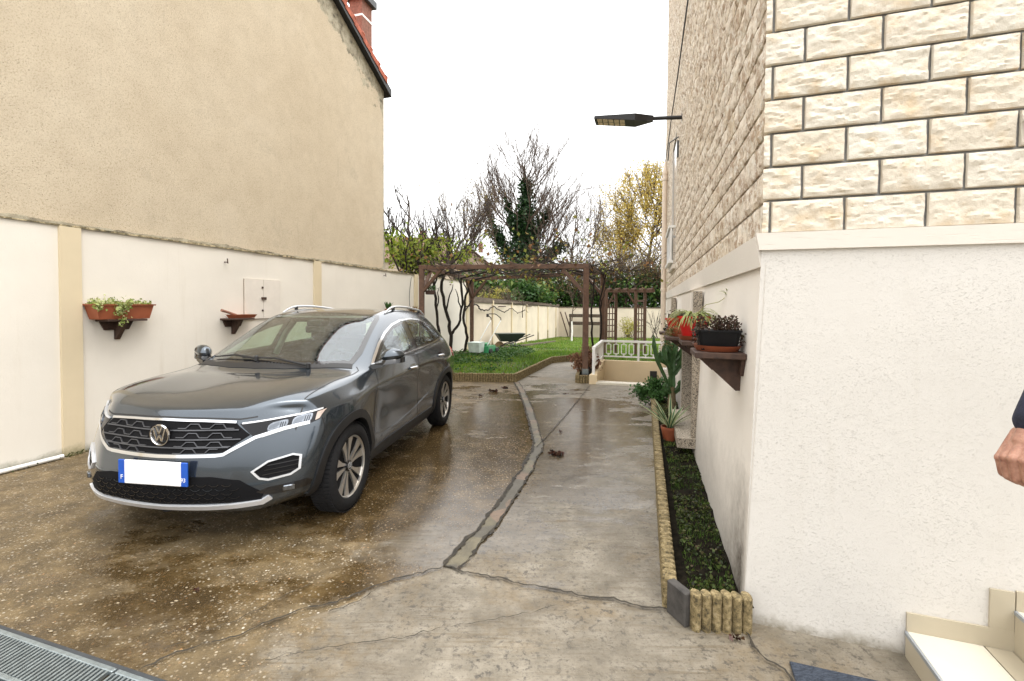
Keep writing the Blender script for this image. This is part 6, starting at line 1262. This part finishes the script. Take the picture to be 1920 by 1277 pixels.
# ------------------------------------------------------------------ trees, hedge and houses beyond the garden
bark2 = simple('grey_brown_bark', (.075, .058, .045), .95, var=.4, vs=6, bump=.6)
IVYD = leafmat('dark_ivy_leaf', (.008, .024, .008), (.018, .048, .014), (.035, .080, .022), rough=.35)
def tree(name, label, base, leader, r0, br, depth, blen, ang, r_side, seed, tw=twig, twl=None, group=None, leafm=None, leafn=0, leafs=.1, droop=None, twigs=0, leafzone=None, jit=.25, ivy=None):
    """bare or leafy tree: a leader polyline with side limbs; limbs thinner than the crown cut go to the crown mesh"""
    rg = random.Random(seed); t = thing(name, base, label, 'tree', group); L = [Vector(p) for p in leader]; trunk, crown, tips = [], [], []
    P = []
    for p, q in zip(L[:-1], L[1:]): P += [p+(q-p)*i/5+Vector((rg.gauss(0, .05), rg.gauss(0, .05), 0)) for i in range(5)]
    P.append(L[-1]); n = len(P)
    for i in range(n-1): trunk.append((*P[i], *P[i+1], r0*(1-.85*i/n), r0*(1-.85*(i+1)/n)))
    for k in range(br):
        f = rg.uniform(jit, .97); i = int(f*(n-1)); p = P[i]; a = rg.uniform(0, 2*pi); d = (P[min(i+1, n-1)]-P[max(0, i-1)]).normalized(); o = Vector((cos(a), sin(a)*.8, 0)); e = (d*cos(ang*rg.uniform(.7, 1.2))+o*sin(ang*rg.uniform(.7, 1.2))).normalized()
        grow(crown, p, e, blen*(1.15-.75*f)*rg.uniform(.7, 1.2), r_side*(1.1-.7*f), depth, .42, .28, tips, (2, 3), .09, .7, rg)
    V, F = poly_tubes(trunk); np_mesh('trunk', V, F, bark2, t)
    V, F = poly_tubes(crown); np_mesh('crown', V, F, tw, t)
    if leafm:
        T = np.array([x[:3] for x in tips if leafzone is None or leafzone(x)]); g = np.random.default_rng(seed); idx = g.integers(0, len(T), leafn); Q = T[idx]+g.normal(0, .16, (leafn, 3))
        if droop: Q[:, 2] -= g.random(leafn)**1.5*droop
        V, F, A = leaf_mesh(Q, g.uniform(.6, 1.3, leafn)*leafs, .65, g); A = np.clip(A*.5+np.repeat((idx*7919 % 97)/97*.5, 4), 0, 1); np_mesh('leaves', V, F, leafm, t, attrs={'v': A})
    if ivy:
        Q = []
        for (a, b, ra, rb, cnt) in ivy:
            a, b = Vector(a), Vector(b)
            for _ in range(cnt): f = rg.random(); w = (ra+(rb-ra)*f)*(.75+.5*mn.noise(Vector((f*9, a.x, 2)))); c = a+(b-a)*f; Q.append((c.x+rg.gauss(0, w*.55), c.y+rg.gauss(0, w*.55), c.z+rg.gauss(0, .25)))
        V, F, A = leaf_mesh(np.array(Q), nrg.uniform(.16, .32, len(Q)), .8); np_mesh('ivy', V, F, IVYD, t, attrs={'v': A})
    return t
tree('ivy_clad_tree', 'tall bare tree with dark ivy climbing its trunk and limbs behind the garden', (1.1, 40, -1), [(1.1, 40, -1.2), (1.25, 40, 4), (1.0, 40, 7.5), (1.15, 40, 11), (1.0, 40, 13.6)], .36, 56, 3, 4.1, 1.0, .08, 5, jit=.24, tw=twig,
     ivy=[((1.25, 40, .5), (1.05, 40, 7.0), 1.9, 1.35, 7600), ((1.05, 40, 7.0), (1.1, 40, 9.6), 1.3, .95, 2600), ((1.1, 40, 9.6), (1.1, 40, 12.3), .9, .4, 1300), ((.9, 40, 6.0), (3.0, 39.8, 9.6), .7, .3, 900), ((1.0, 40, 6.2), (-.6, 39.8, 10.4), .7, .3, 800), ((.9, 40, 4.0), (-1.6, 40, 8.0), 1.1, .7, 2000), ((-1.6, 40, 8.0), (-2.3, 40, 10.6), .45, .15, 420), ((1.2, 40, 4.2), (4.4, 39.6, 6.9), 1.0, .5, 1400), ((1.0, 40, 3.4), (3.6, 39.8, 4.4), .8, .5, 800), ((-.4, 39.6, 2.2), (-3.6, 39.4, 4.6), .8, .4, 700)])
tree('bare_maple', 'slim bare tree with rising branches right of the ivy clad tree', (4.4, 37, -1), [(4.1, 37, -1), (4.5, 37, 3.5), (4.9, 37, 6.5), (5.1, 37, 9.2)], .14, 26, 3, 3.2, .8, .045, 9, jit=.2)
tree('bare_maple', 'spreading bare tree between the ivy clad tree and the neighbour house', (-3.2, 30, -1), [(-4.2, 30, -1), (-3.7, 30, 3), (-2.9, 30, 5.6), (-2.2, 30, 7.4)], .15, 26, 3, 2.7, .75, .055, 14, jit=.2, leafm=leafmat('sparse_bronze_leaf', (.16, .10, .035), (.22, .19, .05)), leafn=700, leafs=.11)
YG = leafmat('fresh_yellow_green_leaf', (.10, .16, .02), (.22, .28, .03), (.34, .36, .05), tr=.4)
tree('fig_tree', 'dark branched tree with yellow green leaves right behind the corner of the tan house', (-4.1, 17.4, -.5), [(-4.0, 17.4, -.6), (-3.9, 17.4, 1.9), (-3.85, 17.4, 3.6), (-3.95, 17.4, 5.7)], .12, 15, 2, 1.5, .85, .06, 21, tw=twig_dark, jit=.35, leafm=YG, leafn=1300, leafs=.15, droop=.35, leafzone=lambda x: x[2] < 4.2)
tree('fig_tree', 'leaning dark branched tree behind the boundary wall left of the pergola', (-3.3, 17.8, -.5), [(-3.6, 17.8, -.6), (-3.0, 17.8, 2.2), (-2.1, 17.8, 3.6), (-1.35, 17.8, 5.2)], .10, 16, 2, 1.5, .8, .05, 33, tw=twig_dark, jit=.3, leafm=YG, leafn=620, leafs=.15, droop=.3, leafzone=lambda x: x[2] < 4.0)
BIR = leafmat('golden_birch_leaf', (.42, .28, .045), (.54, .39, .08), (.60, .48, .14), (.42, .38, .12), tr=.5)
tree('golden_birch', 'golden yellow birch hanging over the far garden beside the stone house', (11.6, 40, -1), [(11.3, 40, -1), (11.6, 40, 5), (12.2, 40, 9), (12.5, 40, 11.6)], .20, 36, 3, 3.6, 1.0, .07, 41, jit=.22, leafm=BIR, leafn=12000, leafs=.18, droop=1.8, leafzone=lambda x: x[2] > 4.6)
tree('golden_birch', 'smaller golden birch standing left of the bigger one', (8.9, 39, -1), [(9.0, 39, -1), (9.1, 39, 4), (8.9, 39, 8.4)], .13, 26, 3, 2.8, 1.0, .05, 43, jit=.25, leafm=BIR, leafn=4600, leafs=.16, droop=1.4, leafzone=lambda x: x[2] > 4.2)
HDG = leafmat('laurel_hedge_leaf', (.014, .040, .010), (.032, .080, .018), (.07, .14, .03), (.17, .21, .05), rough=.35)
BRN = leafmat('brown_autumn_shrub', (.09, .05, .025), (.17, .10, .04), (.22, .17, .05), (.12, .13, .035)); YLW = leafmat('yellow_shrub_leaf', (.30, .28, .05), (.40, .36, .09), (.22, .26, .06), tr=.4)
HB = 'evergreen bushes behind the back wall'
for k, (x, y, z, r, sx, lab) in enumerate(((-2.2, 30, 1.2, 1.5, 1.4, 'dark evergreen bush hanging over the lower garden wall'), (-1.5, 24.5, 1.9, 1.5, 1.2, 'dark evergreen bush just behind the rear left pergola post'), (.6, 30.5, 1.9, 1.7, 1.2, 'dark evergreen bush above the wall end left of the leaning poles'), (.4, 36, 2.4, 2.4, 1.2, 'dense dark evergreen bush under the ivy clad tree'), (3.2, 36, 2.2, 2.3, 1.3, 'dark evergreen bush above the wall corner behind the plank rack'), (6.0, 35.5, 2.3, 2.3, 1.3, 'broad evergreen bush behind the trellis arch, left half'), (9.2, 34.5, 2.4, 2.3, 1.3, 'broad evergreen bush behind the trellis arch, right half'), (12.0, 33.5, 2.7, 2.3, 1.2, 'dark evergreen bush touching the drainpipe side of the view'))):
    bush('evergreen_bush', (x, y, z), r, 4200, .25, HDG, lab, 'bush', (sx, .8, 1.05), 14, HB, z0=-.9)
for k, (x, y, z, r, sx, sz, m_, n_, lab) in enumerate(((-1.0, 22.6, 1.9, .9, 1.6, .6, YLW, 420, 'yellow leaved climber spilling over the lower wall behind the pergola'), (1.0, 34.4, 2.9, 1.6, 1.7, .8, YLW, 800, 'yellow green shrub in front of the ivy clad tree'), (5.4, 34.5, 3.9, 1.7, 1.6, .9, BRN, 1300, 'brown twiggy shrub above the arch, left of the golden birch'), (8.3, 34, 4.4, 1.8, 1.5, .9, BRN, 1500, 'tall brown shrub under the golden birch'), (11.2, 33, 4.6, 1.8, 1.4, 1.0, BRN, 1400, 'tall brown shrub beside the drainpipe'))):
    t = bush('autumn_shrub', (x, y, z), r, n_, .13, m_, lab, 'shrub', (sx, .8, sz), 30, None, z0=-.9 if z < 2.5 else z-r*sz-1.5, twm=twig)
    sg = []; c = Vector((x, y, 0))
    for q in range(26): grow(sg, (x+rnd.gauss(0, r*.5), y+rnd.gauss(0, .4), max(-.8, z-r)), (rnd.gauss(0, .5), rnd.gauss(0, .4), 1), r*.9, .022, 2, .6, .1, None)
    V, F = poly_tubes(sg); np_mesh('twigs', V, F, twig, t)
bush('yellow_bush', (7.7, 30.6, .35), .95, 750, .10, YLW, 'thin yellow leaved bush in front of the back wall, seen through the arch', 'bush', (1.1, .8, .9), 26, z0=-.58, twm=twig)
t = thing('bare_rose', (9.4, 30, -.55), 'bare arching rose stems by the back wall right of the yellow bush', 'shrub'); sg = []
for q in range(7): grow(sg, (9.2+rnd.gauss(0, .2), 30, -.6), (rnd.gauss(0, .7), 0, 1), 1.2, .02, 1, .6, .1)
V, F = poly_tubes(sg); np_mesh('stems', V, F, twig_dark, t)
def far_house(name, label, c, w, d, he, hr, wm, rm, wins, ridge_x=True):
    t = thing(name, (c[0], c[1], -1), label, 'house'); x, y = c; b = MB(); b.hexa([(x-w/2, y, -1), (x+w/2, y, -1), (x+w/2, y+d, -1), (x-w/2, y+d, -1)], [(x-w/2, y, he), (x+w/2, y, he), (x+w/2, y+d, he), (x-w/2, y+d, he)])
    if not ridge_x: b.hexa([(x-w/2, y, he), (x+w/2, y, he), (x+w/2, y+d, he), (x-w/2, y+d, he)], [(x-.01, y, hr-.1), (x+.01, y, hr-.1), (x+.01, y+d, hr-.1), (x-.01, y+d, hr-.1)])
    b.build('wall', wm, t); b = MB(); o = .35
    if ridge_x:
        for s in (0, 1): ya, yb = (y-o, y+d/2) if s == 0 else (y+d+o, y+d/2); b.hexa([(x-w/2-o, ya, he-.05), (x+w/2+o, ya, he-.05), (x+w/2+o, yb, hr), (x-w/2-o, yb, hr)], [(x-w/2-o, ya, he+.12), (x+w/2+o, ya, he+.12), (x+w/2+o, yb, hr+.16), (x-w/2-o, yb, hr+.16)])
    else:
        for s in (-1, 1): b.hexa([(x+s*(w/2+o), y-o, he-.15), (x+s*(w/2+o), y+d, he-.15), (x, y+d, hr), (x, y-o, hr)], [(x+s*(w/2+o), y-o, he+.02), (x+s*(w/2+o), y+d, he+.02), (x, y+d, hr+.18), (x, y-o, hr+.18)])
    ro = b.build('roof', rm, t); b = MB(); b.box((x+w*.2, y+d*.5, hr+.3), (.6, .6, 1.3)); b.build('chimney', MT['brick'], ro)
    for wx, wz, ww, wh in wins: b = MB(); b.box((x+wx, y-.01, wz), (ww+.16, .06, wh+.16)); f = b.build('window', MT['white_paint'], t); b = MB(); b.box((x+wx, y-.045, wz), (ww, .02, wh)); b.build('pane', MT['glass_dark'], f)
rb = simple('brown_tile_roof', (.14, .085, .055), .9, var=.3, vs=5)
far_house('far_house', 'beige house with a brown roof half hidden behind the yellow green tree', (-12.2, 50, ), 9, 8, 6.3, 9.2, simple('beige_render', (.46, .38, .28), .9), rb, ((3.0, 4.6, .9, 1.3), (.6, 4.6, .9, 1.3), (3.0, 1.6, .9, 1.3)))
far_house('far_house', 'small gabled house roof seen over the pergola between the bare trees', (-6.0, 62), 7.5, 8, 6.2, 9.4, simple('brownish_render', (.30, .23, .17), .9), rb, ((-1.2, 4.6, .8, 1.2), (1.2, 4.6, .8, 1.2)), False)
# ------------------------------------------------------------------ the person on the steps (only a hand reaches into the picture)
def capsules(caps):
    """union of round cones as one bmesh"""
    bm = bmesh.new()
    for p, q, r0, r1 in caps:
        p, q = Vector(p), Vector(q); d = (q-p); L = max(d.length, 1e-5); rot = d.to_track_quat('Z', 'Y').to_matrix().to_4x4() if d.length > 1e-5 else Matrix()
        n = 14; m = 5; rings = []
        for k in range(m+1): a = -pi/2+pi/2*k/m; rings.append((r0*cos(a), r0*sin(a)))
        for k in range(m+1): a = pi/2*k/m; rings.append((r1*cos(a), L+r1*sin(a)))
        vs = [[bm.verts.new(Matrix.Translation(p) @ rot @ Vector((max(r, 1e-4)*cos(2*pi*j/n), max(r, 1e-4)*sin(2*pi*j/n), z))) for j in range(n)] for r, z in rings]
        for i in range(len(vs)-1):
            for j in range(n): bm.faces.new((vs[i][j], vs[i][(j+1) % n], vs[i+1][(j+1) % n], vs[i+1][j]))
        bm.faces.new(vs[0][::-1]); bm.faces.new(vs[-1])
    return bm
def remesh(bm, vox, smooth=4):
    me = bpy.data.meshes.new('r'); bm.to_mesh(me); bm.free(); o = bpy.data.objects.new('r', me); C.objects.link(o); md = o.modifiers.new('r', 'REMESH'); md.mode = 'VOXEL'; md.voxel_size = vox; ms_ = o.modifiers.new('s', 'SMOOTH'); ms_.iterations = smooth; ms_.factor = .5
    out = bpy.data.meshes.new_from_object(o.evaluated_get(bpy.context.evaluated_depsgraph_get())); bpy.data.objects.remove(o); b = bmesh.new(); b.from_mesh(out); bpy.data.meshes.remove(out); return b
def _skin():
    m = M('skin'); n = m.noise(38, 6, .7); m.set(color=m.ramp(n, (.28, (.22, .095, .065)), (.5, (.35, .18, .122)), (.72, (.46, .26, .185))), rough=.5, spec=.35, sub=.08, normal=m.bump(m.math('ADD', m.noise(420, 4, .7), m.noise(1, 4, .7, m.map((90, 90, 260)))), .6, .0015)); return m.m
fz = .297
pz = Vector((1.95, .98, fz)); lat = Vector((-.93, .37, 0)).normalized(); fwd = Vector((-.37, -.93, 0)).normalized()
hipc, chest, neck, head = pz+UP*.93, Vector((1.84, 1.03, fz+1.28)), Vector((1.80, 1.045, fz+1.47)), Vector((1.785, 1.03, fz+1.62))
SR, SLh = Vector((1.65, 1.11, fz+1.39)), Vector((1.98, .97, fz+1.40)); ER, WR = Vector((1.412, 1.135, 1.555)), Vector((1.302, 1.152, 1.310)); EL, WL = Vector((2.05, .93, fz+1.11)), Vector((2.02, .86, fz+.86))
caps = [(hipc, pz+UP*1.08, .135, .125), (pz+UP*1.08, chest, .125, .14), (chest, neck-UP*.05, .13, .07), (neck-UP*.05, neck+UP*.05, .06, .055), (SR, SLh, .06, .06), (SR, ER, .052, .040), (ER, WR, .040, .026), (SLh, EL, .052, .040), (EL, WL, .040, .026),
        (head+UP*.03-fwd*.01, head+UP*.05+fwd*.005, .088, .086), (head-UP*.05+fwd*.025, head+UP*.02+fwd*.02, .058, .078), (head-UP*.02+fwd*.09, head-UP*.0+fwd*.10, .013, .010), (head+lat*.078-UP*.01, head+lat*.08+UP*.02, .018, .02), (head-lat*.078-UP*.01, head-lat*.08+UP*.02, .018, .02), (head-UP*.055+fwd*.068+lat*.02, head-UP*.055+fwd*.068-lat*.02, .012, .012)]
for s in (1, -1):
    h = hipc+lat*.09*s; kn = pz+lat*.10*s+fwd*.05+UP*.50; an = pz+lat*.11*s+UP*.09; caps += [(h, kn, .085, .056), (kn, an, .055, .038), (an-UP*.04, an+fwd*.15-UP*.055, .04, .03)]
WLh = WL+Vector((-.01, -.02, -.09)); caps += [(WL, WLh, .028, .036)]
for k in range(4): f = WLh+fwd*(.024-.016*k)-UP*.0; caps += [(f, f-UP*.055+lat*.005, .010, .009), (f-UP*.055+lat*.005, f-UP*.085-lat*.02, .009, .008)]
caps += [(WL-UP*.04+fwd*.02, WLh+fwd*.045-UP*.02, .013, .010)]
big = remesh(capsules(caps), .009, 5)
# right hand: loosely closed, index finger nearest the camera
hc = [(WR-Vector((.034, 0, 0)), Vector((1.245, 1.145, 1.275)), .026, .026)]
MCP = [Vector((1.211, 1.114, 1.238)), Vector((1.206, 1.136, 1.238)), Vector((1.209, 1.157, 1.234)), Vector((1.217, 1.176, 1.228))]; ln = (1, 1.06, .98, .82)
for k, m_ in enumerate(MCP):
    a = Vector((1.258, 1.128+.014*k, 1.292)); hc += [(a, m_, .0185, .0125), (m_, m_+Vector((0, 0, .0)), .0130, .0130)]
    p1, p2, p3 = m_+Vector((.004, -.002, -.047))*ln[k], None, None; p1 = m_+Vector((.005, -.002, -.046*ln[k])); p2 = p1+Vector((.025*ln[k], -.001, -.013)); p3 = p2+Vector((.024*ln[k], .001, .002))
    hc += [(m_, p1, .0118, .0100), (p1, p2, .0100, .0088), (p2, p3, .0088, .0076)]
hc += [(Vector((1.262, 1.128, 1.285)), Vector((1.266, 1.105, 1.250)), .020, .0165), (Vector((1.266, 1.105, 1.250)), Vector((1.262, 1.092, 1.215)), .0155, .0115), (Vector((1.262, 1.092, 1.215)), Vector((1.272, 1.096, 1.182)), .0112, .0088)]
hand = remesh(capsules(hc), .0024, 3)
for v in list(hand.verts): v.co.x += .034
_n = capsules([(Vector((1.304, 1.0865, 1.196)), Vector((1.306, 1.0885, 1.187)), .0052, .005)])
pt_ = thing('person', pz, 'person in a navy jacket standing on the front steps, one loosely closed hand in view', 'person'); bm = merge(big, hand)
def pbuild(bm, nm, m): me = bpy.data.meshes.new(nm); bmesh.ops.recalc_face_normals(bm, faces=bm.faces); bm.to_mesh(me); bm.free(); o = link_mesh(nm, me, m, pt_); smooth_by(me, 60); return o
pbuild(bm, 'body', _skin()); pbuild(_n, 'thumb_nail', simple('nail', (.55, .34, .27), .3))
navy = simple('navy_jacket', (.012, .014, .030), .85, var=.4, vs=40, bump=.5, bs=120)
g_ = .018; cf = ER+(WR-ER)*.93
pbuild(remesh(capsules([(hipc+UP*.02, pz+UP*1.08, .155, .145), (pz+UP*1.08, chest, .145, .16), (chest, neck-UP*.06, .15, .085), (SR, SLh, .08, .08), (SR, ER, .072, .060), (ER, cf, .060, .044), (SLh, EL, .072, .060), (EL, EL+(WL-EL)*.9, .060, .044)]), .011, 4), 'jacket', navy)
tr_ = []
for s in (1, -1): h = hipc+lat*.09*s; kn = pz+lat*.10*s+fwd*.05+UP*.50; an = pz+lat*.11*s+UP*.10; tr_ += [(h, kn, .105, .075), (kn, an, .074, .062)]
pbuild(remesh(capsules(tr_+[(hipc-lat*.06, hipc+lat*.06, .14, .14)]), .011, 4), 'trousers', simple('dark_trousers', (.02, .02, .024), .9))
for s in (1, -1): an = pz+lat*.11*s; pbuild(remesh(capsules([(an+UP*.055-fwd*.04, an+UP*.05+fwd*.06, .052, .048), (an+UP*.045+fwd*.06, an+UP*.038+fwd*.17, .046, .036)]), .008, 3), 'shoe', MT['black'])
pbuild(remesh(capsules([(head+UP*.065-fwd*.02, head+UP*.075+fwd*.02, .090, .085), (head+UP*.0-fwd*.04, head+UP*.06-fwd*.03, .075, .085)]), .008, 3), 'hair', simple('dark_hair', (.02, .015, .012), .7))
for s in (1, -1): b = MB(); b.lathe(head+UP*.018+fwd*.088+lat*.03*s, [(.0, .0), (.009, .001), (.005, .006), (0, .007)], 10, fwd); b.build('eye', MT['white_paint'], pt_, 40)
